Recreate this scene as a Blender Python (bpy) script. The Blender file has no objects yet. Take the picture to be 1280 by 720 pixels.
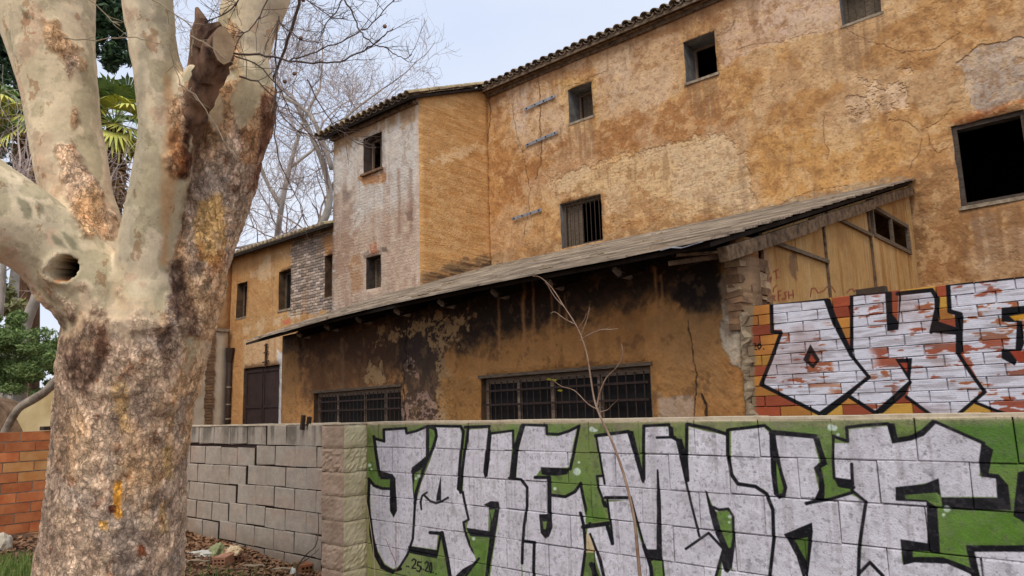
import bpy, bmesh, math, random, time
import numpy as np
from math import radians, sin, cos, tan, pi
from mathutils import Vector, Matrix, noise as mnoise
T0 = time.time()
random.seed(7); RNG = np.random.default_rng(7)
SC = bpy.context.scene
COL = SC.collection

# ------------------------------------------------------------------ camera
FPX = 920.9
_p, _r, _th = radians(9.29), radians(-1.69), radians(45.51)
_F = np.array([0, cos(_p), sin(_p)]); _R = np.array([1., 0, 0]); _U = np.array([0, -sin(_p), cos(_p)])
_R, _U = _R*cos(_r)+_U*sin(_r), -_R*sin(_r)+_U*cos(_r)
_M = np.array([[sin(_th), -cos(_th), 0], [cos(_th), sin(_th), 0], [0, 0, 1.]])
CF, CR, CU = _M@_F, _M@_R, _M@_U
CC = np.array([0, 0, 1.5])
cam_d = bpy.data.cameras.new('camera'); cam = bpy.data.objects.new('camera', cam_d); COL.objects.link(cam)
cam.matrix_world = Matrix([[CR[0], CU[0], -CF[0], CC[0]], [CR[1], CU[1], -CF[1], CC[1]], [CR[2], CU[2], -CF[2], CC[2]], [0, 0, 0, 1]])
cam_d.sensor_width = 36; cam_d.lens = FPX/1280*36; cam_d.clip_end = 2000; cam_d.clip_start = 0.05
SC.camera = cam

# ------------------------------------------------------------------ light
SUN_EL, SUN_AZ = radians(52), radians(-28)       # azimuth measured from -Y towards +X
sun_dir = Vector((sin(-SUN_AZ)*cos(SUN_EL)*1.0, -cos(SUN_AZ)*cos(SUN_EL), sin(SUN_EL)))
sd = bpy.data.lights.new('sun', 'SUN'); sd.energy = 1.5; sd.angle = radians(24); sd.color = (1, .93, .82)
so = bpy.data.objects.new('sun', sd); COL.objects.link(so)
so.rotation_euler = (-sun_dir).to_track_quat('-Z', 'Y').to_euler(); so.location = (5, -10, 20)
W = bpy.data.worlds.new('World'); SC.world = W; W.use_nodes = True
wn, wl = W.node_tree.nodes, W.node_tree.links
wn.clear()
wo = wn.new('ShaderNodeOutputWorld'); bg = wn.new('ShaderNodeBackground'); bg2 = wn.new('ShaderNodeBackground')
sky = wn.new('ShaderNodeTexSky'); sky.sky_type = 'NISHITA'; sky.sun_disc = False
sky.sun_elevation = SUN_EL; sky.sun_rotation = math.atan2(sun_dir.x, sun_dir.y); sky.air_density = 1.2; sky.dust_density = 3
bg.inputs['Strength'].default_value = 0.10
wl.new(sky.outputs[0], bg.inputs['Color'])
tc = wn.new('ShaderNodeTexCoord'); mp = wn.new('ShaderNodeMapping'); mp.inputs['Scale'].default_value = (1.5, 1.5, 4)
nz = wn.new('ShaderNodeTexNoise'); nz.inputs['Scale'].default_value = 1.3; nz.inputs['Detail'].default_value = 5
wl.new(tc.outputs['Generated'], mp.inputs[0]); wl.new(mp.outputs[0], nz.inputs[0])
cr = wn.new('ShaderNodeValToRGB'); cr.color_ramp.elements[0].position = .3; cr.color_ramp.elements[1].position = .7
cr.color_ramp.elements[0].color = (.60, .68, .85, 1); cr.color_ramp.elements[1].color = (.78, .81, .89, 1)
wl.new(nz.outputs[0], cr.inputs[0]); wl.new(cr.outputs[0], bg2.inputs['Color']); bg2.inputs['Strength'].default_value = 1.05
mx = wn.new('ShaderNodeMixShader'); mx.inputs[0].default_value = .85
wl.new(bg.outputs[0], mx.inputs[1]); wl.new(bg2.outputs[0], mx.inputs[2]); wl.new(mx.outputs[0], wo.inputs[0])
SC.view_settings.view_transform = 'Standard'; SC.view_settings.look = 'None'
SC.view_settings.exposure = 0.27; SC.view_settings.gamma = 1
SC.render.engine = 'CYCLES'; SC.cycles.use_denoising = True

# ------------------------------------------------------------------ projection helpers (a pixel of a 1280x720 frame -> a point on a real plane)
def ray(x, y): return CF*FPX+CR*(x-640)+CU*(360-y)
def at_depth(x, y, d): return CC+ray(x, y)*(d/FPX)
def project(P):
    d = P-CC; w = d@CF
    w = np.where(w < .3, .3, w)
    return 640+FPX*(d@CR)/w, 360-FPX*(d@CU)/w
class Plane:
    """vertical plane: u runs along it, off points out of it towards the yard, z up"""
    def __init__(s, o, a):
        s.o = np.array([o[0], o[1], 0.]); s.a = radians(a)
        s.t = np.array([cos(s.a), sin(s.a), 0]); s.n = np.array([sin(s.a), -cos(s.a), 0])
    def P(s, u, z, off=0.): return s.o+s.t*u+s.n*off+np.array([0, 0, z])
    def px(s, x, y, off=0.):
        D = ray(x, y); k = ((s.o+s.n*off-CC)@s.n)/(D@s.n); q = CC+D*k
        return (q-s.o)@s.t, q[2]
BE = 2.7; _b = radians(BE)
def bpt(U, V): return np.array([U*cos(_b)-V*sin(_b), U*sin(_b)+V*cos(_b)])
PM = Plane(bpt(0, 12.515), BE)            # main facade
PT = Plane(bpt(0, 10.257), BE)            # tower front
PTS = Plane(bpt(-11.84, 0), BE+90)        # tower side: u = V
PW = Plane(bpt(0, 10.38), BE)             # left wing
PWS = Plane(bpt(-20.3, 0), BE+90)         # projecting volume side
PS = Plane(bpt(-2.787, 6.138), -5.0)      # shed front, u=0 at right corner
PSE = Plane(bpt(-2.787, 0), BE+90)        # shed end wall: u = V
PD = Plane(bpt(-2.787, 6.05), BE+3.2)     # painted brick wall, u=0 at shed corner
PG = Plane((0, 3.9), 0)                   # painted block wall
PL = Plane((-4.16*sin(radians(2.86)), 4.16*cos(radians(2.86))), 2.86)   # grey block wall
_e0 = PL.P(-9.75, 0)
PO = Plane((_e0[0], _e0[1]), -80.5)       # orange brick wall, u from the grey wall end towards the camera side

# ------------------------------------------------------------------ numpy noise
def _hash(ix, iy, iz, seed):
    h = (ix.astype(np.int64)*374761393+iy.astype(np.int64)*668265263+iz.astype(np.int64)*2147483647+seed*1274126177) & 0xffffffff
    h = ((h ^ (h >> 13))*1274126177) & 0xffffffff
    return ((h ^ (h >> 16)) & 0xffff)/65535.
def vnoise(x, y, z=None, seed=0):
    if z is None: z = np.zeros_like(x)
    ix, iy, iz = np.floor(x), np.floor(y), np.floor(z)
    fx, fy, fz = x-ix, y-iy, z-iz
    fx, fy, fz = [t*t*(3-2*t) for t in (fx, fy, fz)]
    ix, iy, iz = ix.astype(np.int64), iy.astype(np.int64), iz.astype(np.int64)
    flat = not np.any(fz) and iz.size and iz.flat[0] == 0 and not np.any(iz)
    def L(zz):
        a = _hash(ix, iy, zz, seed); b = _hash(ix+1, iy, zz, seed); c = _hash(ix, iy+1, zz, seed); d = _hash(ix+1, iy+1, zz, seed)
        return (a*(1-fx)+b*fx)*(1-fy)+(c*(1-fx)+d*fx)*fy
    if flat: return L(iz)*2-1
    return (L(iz)*(1-fz)+L(iz+1)*fz)*2-1
def fbm(x, y, z=None, oct=4, seed=0, gain=.5):
    s = 0; a = 1; t = 0
    for o in range(oct):
        k = 2.03**o
        s = s+a*vnoise(x*k+o*17.3, y*k+o*9.1, None if z is None else z*k+o*5.7, seed+o); t += a; a *= gain
    return s/t*1.4
def sstep(a, b, x):
    t = np.clip((x-a)/(b-a), 0, 1); return t*t*(3-2*t)
def poly_sd(X, Y, P):
    """signed distance, positive inside"""
    d2 = np.full(X.shape, 1e12); ins = np.zeros(X.shape, bool)
    n = len(P)
    for i in range(n):
        x0, y0 = P[i]; x1, y1 = P[(i+1) % n]
        ex, ey = x1-x0, y1-y0; wx, wy = X-x0, Y-y0
        h = np.clip((wx*ex+wy*ey)/max(ex*ex+ey*ey, 1e-9), 0, 1)
        d2 = np.minimum(d2, (wx-ex*h)**2+(wy-ey*h)**2)
        c = ((y0 > Y) != (y1 > Y))
        if y1 != y0: ins ^= c & (X < (x1-x0)*(Y-y0)/(y1-y0)+x0)
    d = np.sqrt(d2); return np.where(ins, d, -d)
def line_d(X, Y, P):
    d2 = np.full(X.shape, 1e12)
    for i in range(len(P)-1):
        x0, y0 = P[i]; x1, y1 = P[i+1]
        ex, ey = x1-x0, y1-y0; wx, wy = X-x0, Y-y0
        h = np.clip((wx*ex+wy*ey)/max(ex*ex+ey*ey, 1e-9), 0, 1)
        d2 = np.minimum(d2, (wx-ex*h)**2+(wy-ey*h)**2)
    return np.sqrt(d2)
def Z(ox, oy, s, pts): return [(ox+x/s, oy+y/s) for x, y in pts]

class Painter:
    """paint and wear of one wall, in the wall's own (u,z) coordinates; shapes are traced in photo pixels and laid on the wall"""
    def __init__(s, plane, u0, u1, z0, z1, res, base):
        s.pl, s.u0, s.u1, s.z0, s.z1 = plane, u0, u1, z0, z1
        s.w, s.h = int((u1-u0)*res), int((z1-z0)*res)
        s.u, s.z = np.meshgrid(np.linspace(u0, u1, s.w), np.linspace(z0, z1, s.h))
        P = plane.o+s.u[..., None]*plane.t+s.z[..., None]*np.array([0, 0, 1.])
        s.X, s.Y = project(P)
        s.c = np.empty((s.h, s.w, 3)); s.c[:] = np.array(base)/255.
        s.hgt = np.full((s.h, s.w), .5)
        s.n1 = fbm(s.u*2.2, s.z*2.2, oct=6, seed=3); s.n2 = fbm(s.u*7, s.z*7, oct=5, seed=11); s.n3 = fbm(s.u*26, s.z*26, oct=4, seed=23)
        s.n4 = fbm(s.u*6+s.n3*.12, s.z*7.5+s.n2*.3, oct=7, seed=61, gain=.66)*1.25; s.n5 = fbm(s.u*15, s.z*24+s.n3*.3, oct=5, seed=67, gain=.66)*1.2
    def _box(s, P, m):
        xs = [p[0] for p in P]; ys = [p[1] for p in P]
        k = (s.X > min(xs)-m) & (s.X < max(xs)+m) & (s.Y > min(ys)-m) & (s.Y < max(ys)+m)
        if not k.any(): return None
        r = np.where(k.any(1))[0]; c = np.where(k.any(0))[0]
        return slice(r[0], r[-1]+1), slice(c[0], c[-1]+1)
    def blend(s, b, m, col, h=None, vary=0.):
        col = np.array(col)/255.
        m3 = (m)[..., None]
        c = col
        if vary: c = np.clip(col*(1+vary*s.n2[b])[..., None], 0, 1)
        s.c[b] = s.c[b]*(1-m3)+c*m3
        if h is not None: s.hgt[b] = s.hgt[b]*(1-m)+h*m
    def poly(s, P, col, alpha=1., feather=1., rag=0., h=None, vary=0., speck=0., dh=None):
        b = s._box(P, 14+rag*2+feather)
        if b is None: return
        d = poly_sd(s.X[b], s.Y[b], P)
        n = s.n4[b]
        m = sstep(-feather, feather, d+n*rag)
        if speck: m = m*sstep(-.03, .05, s.n5[b]*.8+s.n4[b]*.5+speck)
        m = m*alpha; s.blend(b, m, col, h, vary)
        if dh is not None: s.hgt[b] += dh*m
    def line(s, P, w, col, alpha=1., soft=.35, rag=0., h=None):
        b = s._box(P, w+6)
        if b is None: return
        d = line_d(s.X[b]+(s.n2[b]*rag if rag else 0), s.Y[b]+(s.n3[b]*rag if rag else 0), P)
        s.blend(b, sstep(w/2+soft, w/2-soft, d)*alpha, col, h)
    def everywhere(s, m, col, h=None):
        s.blend((slice(None), slice(None)), m, col, h)
    def brick(s, m, L=.25, H=.075, joint=.012, depth=.25, tone=.12, dark=.25, warp=.012):
        """relief of far brickwork too small to be picked apart"""
        u = s.u+s.n2*warp; z = s.z+s.n2*warp*1.2
        r = np.floor(z/H); k = np.floor(u/L+.5*(r % 2)); fu = (u/L+.5*(r % 2)-k)*L; fz = (z/H-r)*H
        j = sstep(0, joint, np.minimum(np.minimum(fu, L-fu), np.minimum(fz, H-fz)))
        t = _hash(k.astype(np.int64), r.astype(np.int64), np.zeros_like(r, dtype=np.int64), 5)
        s.c *= (1+m*((t-.5)*2*tone-(1-j)*dark))[..., None]
        s.hgt -= m*(1-j)*depth
    def image(s, name, sat=1., gain=1.):
        l = s.c.mean(-1, keepdims=True); s.c = (l+(s.c-l)*sat)*gain
        im = bpy.data.images.new(name, s.w, s.h, alpha=True); im.alpha_mode = 'CHANNEL_PACKED'
        a = np.empty((s.h, s.w, 4), np.float32); a[..., :3] = np.clip(s.c, 0, 1); a[..., 3] = np.clip(s.hgt, .02, 1)
        im.pixels.foreach_set(a.ravel()); im.update(); im.pack()
        return im

# ------------------------------------------------------------------ materials
def new_mat(name):
    m = bpy.data.materials.new(name); m.use_nodes = True
    nt = m.node_tree; bs = nt.nodes['Principled BSDF']; bs.inputs['Roughness'].default_value = .9
    bs.inputs['Specular IOR Level'].default_value = .25
    return m, nt, bs
def N(nt, t, **kw):
    n = nt.nodes.new(t)
    for k, v in kw.items():
        if k.startswith('i_'): n.inputs[k[2:].replace('_', ' ')].default_value = v
        else: setattr(n, k, v)
    return n
def srgb(c):
    c = [x/255. for x in c]
    return tuple(x/12.92 if x <= .04045 else ((x+.055)/1.055)**2.4 for x in c)+(1,)
def wall_mat(name, ptr, bump=.012, fine=.35, rough=.92, fscale=60, var=.16, sat=1., gain=1., coarse=None):
    """wear image of the wall + procedural grain and relief"""
    m, nt, bs = new_mat(name); L = nt.links
    g = N(nt, 'ShaderNodeNewGeometry')
    def dot(v):
        d = N(nt, 'ShaderNodeVectorMath', operation='DOT_PRODUCT'); d.inputs[1].default_value = tuple(v); L.new(g.outputs['Position'], d.inputs[0]); return d.outputs['Value']
    def lin(o, a, b):
        q = N(nt, 'ShaderNodeMath', operation='MULTIPLY_ADD'); q.inputs[1].default_value = a; q.inputs[2].default_value = b; L.new(o, q.inputs[0]); return q.outputs[0]
    pl = ptr.pl
    du, dz = ptr.u1-ptr.u0, ptr.z1-ptr.z0
    u = lin(dot(pl.t), 1/du, (-(pl.o@pl.t)-ptr.u0)/du); v = lin(dot((0, 0, 1)), 1/dz, -ptr.z0/dz)
    cb = N(nt, 'ShaderNodeCombineXYZ'); L.new(u, cb.inputs[0]); L.new(v, cb.inputs[1])
    im = N(nt, 'ShaderNodeTexImage', extension='EXTEND', interpolation='Cubic'); im.image = ptr.image(name+'_wear', sat, gain); L.new(cb.outputs[0], im.inputs[0])
    n1 = N(nt, 'ShaderNodeTexNoise', i_Scale=fscale, i_Detail=6, i_Roughness=.65); L.new(g.outputs['Position'], n1.inputs['Vector'])
    n2 = N(nt, 'ShaderNodeTexNoise', i_Scale=fscale*.16, i_Detail=5, i_Roughness=.6); L.new(g.outputs['Position'], n2.inputs['Vector'])
    mr = N(nt, 'ShaderNodeMapRange', i_From_Min=.3, i_From_Max=.7, i_To_Min=1-var, i_To_Max=1+var); L.new(n1.outputs[0], mr.inputs[0])
    mr2 = N(nt, 'ShaderNodeMapRange', i_From_Min=.3, i_From_Max=.7, i_To_Min=1-var, i_To_Max=1+var); L.new(n2.outputs[0], mr2.inputs[0])
    mm = N(nt, 'ShaderNodeMath', operation='MULTIPLY'); L.new(mr.outputs[0], mm.inputs[0]); L.new(mr2.outputs[0], mm.inputs[1])
    vm = N(nt, 'ShaderNodeVectorMath', operation='SCALE'); L.new(im.outputs['Color'], vm.inputs[0]); L.new(mm.outputs[0], vm.inputs['Scale'])
    L.new(vm.outputs[0], bs.inputs['Base Color']); bs.inputs['Roughness'].default_value = rough
    b1 = N(nt, 'ShaderNodeBump', i_Strength=1., i_Distance=bump*2); L.new(im.outputs['Alpha'], b1.inputs['Height'])
    b2 = N(nt, 'ShaderNodeBump', i_Strength=fine, i_Distance=.01); L.new(n1.outputs[0], b2.inputs['Height']); L.new(b1.outputs[0], b2.inputs['Normal'])
    b3 = N(nt, 'ShaderNodeBump', i_Strength=fine if coarse is None else coarse, i_Distance=.05); L.new(n2.outputs[0], b3.inputs['Height']); L.new(b2.outputs[0], b3.inputs['Normal'])
    L.new(b3.outputs[0], bs.inputs['Normal'])
    return m
def simple_mat(name, c1, c2=None, scale=8, rough=.85, bump=.3, bdist=.01, stretch=(1, 1, 1), metal=0., vary=0., detail=6, pos=(.35, .65), spec=.3, world=False):
    """two-tone procedural surface; vary = brightness change from object to object"""
    m, nt, bs = new_mat(name); L = nt.links
    c2 = c2 or c1
    if world: src = N(nt, 'ShaderNodeNewGeometry').outputs['Position']
    else: src = N(nt, 'ShaderNodeTexCoord').outputs['Object']
    oi = N(nt, 'ShaderNodeObjectInfo')
    mpn = N(nt, 'ShaderNodeMapping'); mpn.inputs['Scale'].default_value = stretch; L.new(src, mpn.inputs[0])
    sh = N(nt, 'ShaderNodeVectorMath', operation='ADD'); L.new(mpn.outputs[0], sh.inputs[0])
    cx = N(nt, 'ShaderNodeMath', operation='MULTIPLY'); cx.inputs[1].default_value = 0 if world else 37; L.new(oi.outputs['Random'], cx.inputs[0]); L.new(cx.outputs[0], sh.inputs[1])
    n = N(nt, 'ShaderNodeTexNoise', i_Scale=scale, i_Detail=detail, i_Roughness=.62); L.new(sh.outputs[0], n.inputs['Vector'])
    r = N(nt, 'ShaderNodeValToRGB'); r.color_ramp.elements[0].position, r.color_ramp.elements[1].position = pos
    r.color_ramp.elements[0].color = srgb(c1); r.color_ramp.elements[1].color = srgb(c2); L.new(n.outputs[0], r.inputs[0])
    out = r.outputs[0]
    if vary:
        mr = N(nt, 'ShaderNodeMapRange', i_To_Min=1-vary, i_To_Max=1+vary); L.new(oi.outputs['Random'], mr.inputs[0])
        vm = N(nt, 'ShaderNodeVectorMath', operation='SCALE'); L.new(out, vm.inputs[0]); L.new(mr.outputs[0], vm.inputs['Scale']); out = vm.outputs[0]
    L.new(out, bs.inputs['Base Color']); bs.inputs['Roughness'].default_value = rough; bs.inputs['Metallic'].default_value = metal
    bs.inputs['Specular IOR Level'].default_value = spec
    if bump:
        b = N(nt, 'ShaderNodeBump', i_Strength=bump, i_Distance=bdist); L.new(n.outputs[0], b.inputs['Height']); L.new(b.outputs[0], bs.inputs['Normal'])
    return m

# ------------------------------------------------------------------ objects
def root(name, label, cat, loc, group=None):
    o = bpy.data.objects.new(name, None); COL.objects.link(o); o.location = tuple(loc); o.empty_display_size = .2
    o['label'] = label; o['category'] = cat
    if group: o['group'] = group
    return o
def wloc(o):
    v = Vector(o.location); p = o.parent
    while p is not None: v += Vector(p.location); p = p.parent
    return v
def link(name, me, parent=None, loc=None, kind=None, label=None):
    """a mesh (already in world coordinates when loc is None) linked as an object, a child of parent if given"""
    o = bpy.data.objects.new(name, me); COL.objects.link(o)
    base = wloc(parent) if parent else Vector((0, 0, 0))
    if parent: o.parent = parent
    if loc is None: o.location = -base
    else: o.location = Vector(loc)-base
    if kind: o['kind'] = kind
    if label: o['label'] = label
    return o
def mesh(name, verts, faces, mats, fm=None, smooth=False):
    me = bpy.data.meshes.new(name); me.from_pydata([tuple(map(float, v)) for v in verts], [], faces)
    for m in (mats if isinstance(mats, (list, tuple)) else [mats]): me.materials.append(m)
    if fm: me.polygons.foreach_set('material_index', fm)
    if smooth: me.polygons.foreach_set('use_smooth', [True]*len(me.polygons))
    me.update(); return me
class MB:
    def __init__(s): s.v = []; s.f = []; s.m = []
    def quad(s, pts, m=0):
        n = len(s.v); s.v += [tuple(p) for p in pts]; s.f.append(tuple(range(n, n+len(pts)))); s.m.append(m)
    def hexa(s, c, m=0):
        n = len(s.v); s.v += [tuple(p) for p in c]
        for q in ((0, 3, 2, 1), (4, 5, 6, 7), (0, 1, 5, 4), (1, 2, 6, 5), (2, 3, 7, 6), (3, 0, 4, 7)): s.f.append(tuple(n+i for i in q)); s.m.append(m)
    def pbox(s, pl, u0, u1, z0, z1, o0, o1, m=0, jit=0.):
        """box on a plane, from offset o0 (back) to o1 (front)"""
        j = lambda: random.uniform(-jit, jit) if jit else 0
        c = [pl.P(u0+j(), z0+j(), o1+j()), pl.P(u1+j(), z0+j(), o1+j()), pl.P(u1+j(), z0+j(), o0), pl.P(u0+j(), z0+j(), o0),
             pl.P(u0+j(), z1+j(), o1+j()), pl.P(u1+j(), z1+j(), o1+j()), pl.P(u1+j(), z1+j(), o0), pl.P(u0+j(), z1+j(), o0)]
        s.hexa(c, m)
    def bar(s, a, b, w, h=None, up=(0, 0, 1), m=0):
        a, b = Vector(a), Vector(b); h = h or w; d = (b-a).normalized(); x = d.cross(Vector(up))
        if x.length < 1e-3: x = d.cross(Vector((1, 0, 0)))
        x.normalize(); y = x.cross(d).normalized(); x *= w/2; y *= h/2
        s.hexa([a-x-y, a+x-y, b+x-y, b-x-y, a-x+y, a+x+y, b+x+y, b-x+y], m)
    def tube(s, pts, rad, sides=6, m=0, cap=True):
        pts = [Vector(p) for p in pts]; n0 = len(s.v); k = len(pts)
        ref = None
        for i, p in enumerate(pts):
            d = (pts[min(i+1, k-1)]-pts[max(i-1, 0)])
            d = d.normalized() if d.length > 1e-9 else Vector((0, 0, 1))
            if ref is None: ref = d.orthogonal().normalized()
            ref = (ref-d*ref.dot(d)); ref = ref.normalized() if ref.length > 1e-6 else d.orthogonal().normalized()
            y = d.cross(ref); r = rad[i] if hasattr(rad, '__len__') else rad
            for q in range(sides):
                a = 2*pi*q/sides; s.v.append(tuple(p+ref*(r*cos(a))+y*(r*sin(a))))
        for i in range(k-1):
            for q in range(sides):
                a = n0+i*sides+q; b = n0+i*sides+(q+1) % sides
                s.f.append((a, b, b+sides, a+sides)); s.m.append(m)
        if cap:
            s.f.append(tuple(n0+q for q in reversed(range(sides)))); s.m.append(m)
            s.f.append(tuple(n0+(k-1)*sides+q for q in range(sides))); s.m.append(m)
    def build(s, name, mats, parent=None, loc=None, kind=None, smooth=False, label=None):
        me = mesh(name, s.v, s.f, mats, s.m, smooth)
        return link(name, me, parent, loc, kind, label)
def wall_panel(pl, u0, u1, z0, z1, holes=(), step=.15, amp=.012, seed=0, depth=.4, off=0., ztop=None, thick=.4, close=True, edge_amp=0., zbot=None):
    """a rendered wall with real openings: displaced front, reveals, back face. ztop/zbot(u) bend the edges"""
    def lines(a, b, ex):
        L = sorted({round(x, 4) for x in ex if a < x < b} | {a, b}); out = []
        for p, q in zip(L[:-1], L[1:]):
            n = max(1, round((q-p)/step)); out += [p+(q-p)*i/n for i in range(n)]
        return out+[b]
    us = lines(u0, u1, [h[0] for h in holes]+[h[1] for h in holes]); zs = lines(z0, z1, [h[2] for h in holes]+[h[3] for h in holes])
    UU, ZZ = np.meshgrid(us, zs)
    dsp = fbm(UU*.9+seed, ZZ*.9, oct=5, seed=seed+31)*amp
    dsp = dsp*np.clip(np.minimum(np.minimum(UU-u0, u1-UU), np.minimum(ZZ-z0, z1-ZZ))/.3+.15, 0, 1)
    eu = fbm(UU*6+seed, ZZ*6, oct=2, seed=seed+5)*edge_amp; ez = fbm(UU*6+seed, ZZ*6, oct=2, seed=seed+6)*edge_amp
    V = []; idx = {}; F = []; M = []
    def vtx(i, j, back=False):
        k = (i, j, back)
        if k not in idx:
            u, z = us[j], zs[i]; e_u = eu[i, j] if 0 < j < len(us)-1 else 0; e_z = ez[i, j] if 0 < i < len(zs)-1 else 0
            t = (z-z0)/(z1-z0)
            zt = ztop(u) if ztop else z1; zb = zbot(u) if zbot else z0
            zz = (zb+t*(zt-zb)) if (ztop or zbot) and not holes else (z if not (ztop and i == len(zs)-1) else zt)
            idx[k] = len(V); V.append(pl.P(u+e_u, zz+e_z, off+(dsp[i, j] if not back else -thick)))
        return idx[k]
    def inhole(i, j):
        uc, zc = (us[j]+us[j+1])/2, (zs[i]+zs[i+1])/2
        for n, h in enumerate(holes):
            if h[0] < uc < h[1] and h[2] < zc < h[3]: return n+1
        return 0
    ni, nj = len(zs)-1, len(us)-1
    H = [[inhole(i, j) for j in range(nj)] for i in range(ni)]
    for i in range(ni):
        for j in range(nj):
            if H[i][j]: continue
            F.append((vtx(i, j), vtx(i, j+1), vtx(i+1, j+1), vtx(i+1, j))); M.append(0)
            F.append((vtx(i, j, 1), vtx(i+1, j, 1), vtx(i+1, j+1, 1), vtx(i, j+1, 1))); M.append(0)
            for (di, dj, a, b) in ((0, -1, (i+1, j), (i, j)), (0, 1, (i, j+1), (i+1, j+1)), (-1, 0, (i, j), (i, j+1)), (1, 0, (i+1, j+1), (i+1, j))):
                ii, jj = i+di, j+dj; outer = not (0 <= ii < ni and 0 <= jj < nj)
                if outer and not close: continue
                if outer or H[ii][jj]:
                    F.append((vtx(*a), vtx(*a, 1), vtx(*b, 1), vtx(*b))); M.append(0 if outer else 1)
    return V, F, M

# ================================================================== PAINT AND WEAR OF THE WALLS
SILVER = (208, 204, 210); BLACK = (17, 16, 20); GREEN = (96, 122, 60)
# ---- graffiti on the block wall
pg = Painter(PG, -5.75, 2.4, 0, 1.45, 330, (108, 132, 66))
def A_(p): return Z(450, 510, 3.428, p)
def B_(p): return Z(740, 510, 3.43, p)
def C_(p): return Z(980, 510, 3.43, p)
pg.everywhere(sstep(-.3, .5, pg.n1)*.5, (92, 124, 50)); pg.everywhere(sstep(0, .6, -pg.n1+pg.n2*.4)*.5, (126, 128, 82)); pg.everywhere(sstep(.1, .5, pg.n2+pg.n3*.5)*.4, (58, 76, 34))
pg.poly([(455, 600), (492, 640), (480, 760), (440, 760)], (168, 164, 110), .8, 8, 6)
pg.poly([(495, 690), (530, 690), (530, 760), (495, 760)], (140, 150, 95), .7, 6, 5)
pg.poly(C_([(600, 60), (1029, 60), (1029, 260), (900, 240), (820, 150)]), (72, 112, 38), .7, 8, 5)
pg.poly(C_([(680, 440), (1000, 440), (1010, 560), (700, 620)]), (90, 130, 44), .7, 8, 5)
for q in ([(455, 520), (1300, 515), (1300, 530), (455, 536)],): pg.poly(q, (150, 140, 108), .55, 4, 6)
silver = [
 A_([(62, 138), (105, 150), (108, 98), (195, 90), (200, 112), (284, 86), (284, 215), (222, 258), (225, 300), (232, 420), (228, 560), (205, 620), (170, 675), (140, 690), (105, 665), (70, 600), (52, 500), (45, 400), (45, 325), (70, 345), (130, 350), (130, 440), (140, 465), (152, 440), (152, 300), (135, 285), (80, 283), (75, 260)]),
 A_([(320, 82), (425, 85), (434, 110), (415, 350), (440, 370), (465, 480), (445, 490), (452, 540), (472, 600), (505, 645), (460, 685), (405, 725), (390, 725), (370, 640), (350, 540), (335, 530), (300, 535), (332, 545), (325, 608), (213, 590), (235, 470), (240, 400), (262, 320), (300, 225), (322, 150)]),
 A_([(462, 92), (545, 88), (536, 290), (560, 115), (657, 100), (640, 305), (695, 312), (718, 345), (712, 480), (696, 600), (690, 800), (545, 800), (560, 700), (575, 600), (592, 480), (595, 415), (555, 405), (550, 530), (455, 515), (465, 480), (440, 365), (445, 240)]),
 A_([(705, 75), (795, 80), (800, 120), (850, 118), (928, 85), (895, 255), (780, 258), (755, 290), (805, 300), (812, 380), (880, 382), (942, 335), (955, 400), (968, 500), (962, 620), (950, 800), (700, 800), (695, 660), (700, 565), (718, 430), (718, 350), (690, 305), (670, 300), (680, 180)]),
 B_([(20, 125), (152, 108), (215, 310), (228, 300), (228, 82), (328, 78), (340, 125), (365, 135), (405, 330), (460, 548), (500, 540), (556, 605), (530, 700), (515, 830), (330, 830), (302, 640), (235, 610), (200, 520), (165, 395), (75, 395), (45, 395), (30, 340), (30, 298), (48, 295)]),
 B_([(70, 400), (165, 395), (205, 560), (260, 720), (280, 830), (70, 830), (30, 700), (0, 600), (-25, 560), (-20, 515), (62, 505), (90, 585)]),
 B_([(415, 80), (575, 118), (590, 290), (625, 330), (700, 340), (750, 370), (778, 440), (780, 560), (765, 830), (540, 830), (560, 640), (600, 700), (608, 560), (605, 460), (580, 435), (530, 445), (490, 360), (520, 500), (560, 600), (500, 545), (460, 548), (408, 330)]),
 B_([(598, 98), (735, 82), (765, 110), (770, 300), (800, 392), (835, 350), (790, 120), (925, 118), (925, 830), (765, 830), (780, 560), (770, 420), (740, 350), (620, 325), (595, 250)]),
 C_([(-60, 108), (125, 128), (150, 230), (130, 260), (150, 350), (140, 400), (290, 370), (350, 405), (330, 580), (318, 850), (80, 850), (-60, 850)]),
 C_([(215, 150), (280, 150), (280, 90), (445, 75), (465, 150), (520, 140), (580, 110), (640, 58), (850, 155), (838, 290), (912, 300), (917, 382), (675, 382), (662, 312), (480, 345), (520, 392), (612, 400), (615, 582), (500, 565), (505, 662), (560, 660), (650, 655), (740, 680), (815, 720), (880, 850), (320, 850), (322, 700), (350, 405), (292, 345), (215, 300)]),
 C_([(815, 615), (1300, 615), (1300, 850), (880, 850), (840, 720)])]
for P in silver: pg.poly(P, SILVER, 1, .5, .5, vary=.05)
BP = lambda P, rag=.4: pg.poly(P, BLACK, 1, .45, rag)
BL = lambda P, w: pg.line(P, w/3.43, BLACK, 1, .5)
GP = lambda P: pg.poly(P, (92, 122, 52), 1, .5, .5, vary=.2)
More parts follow.
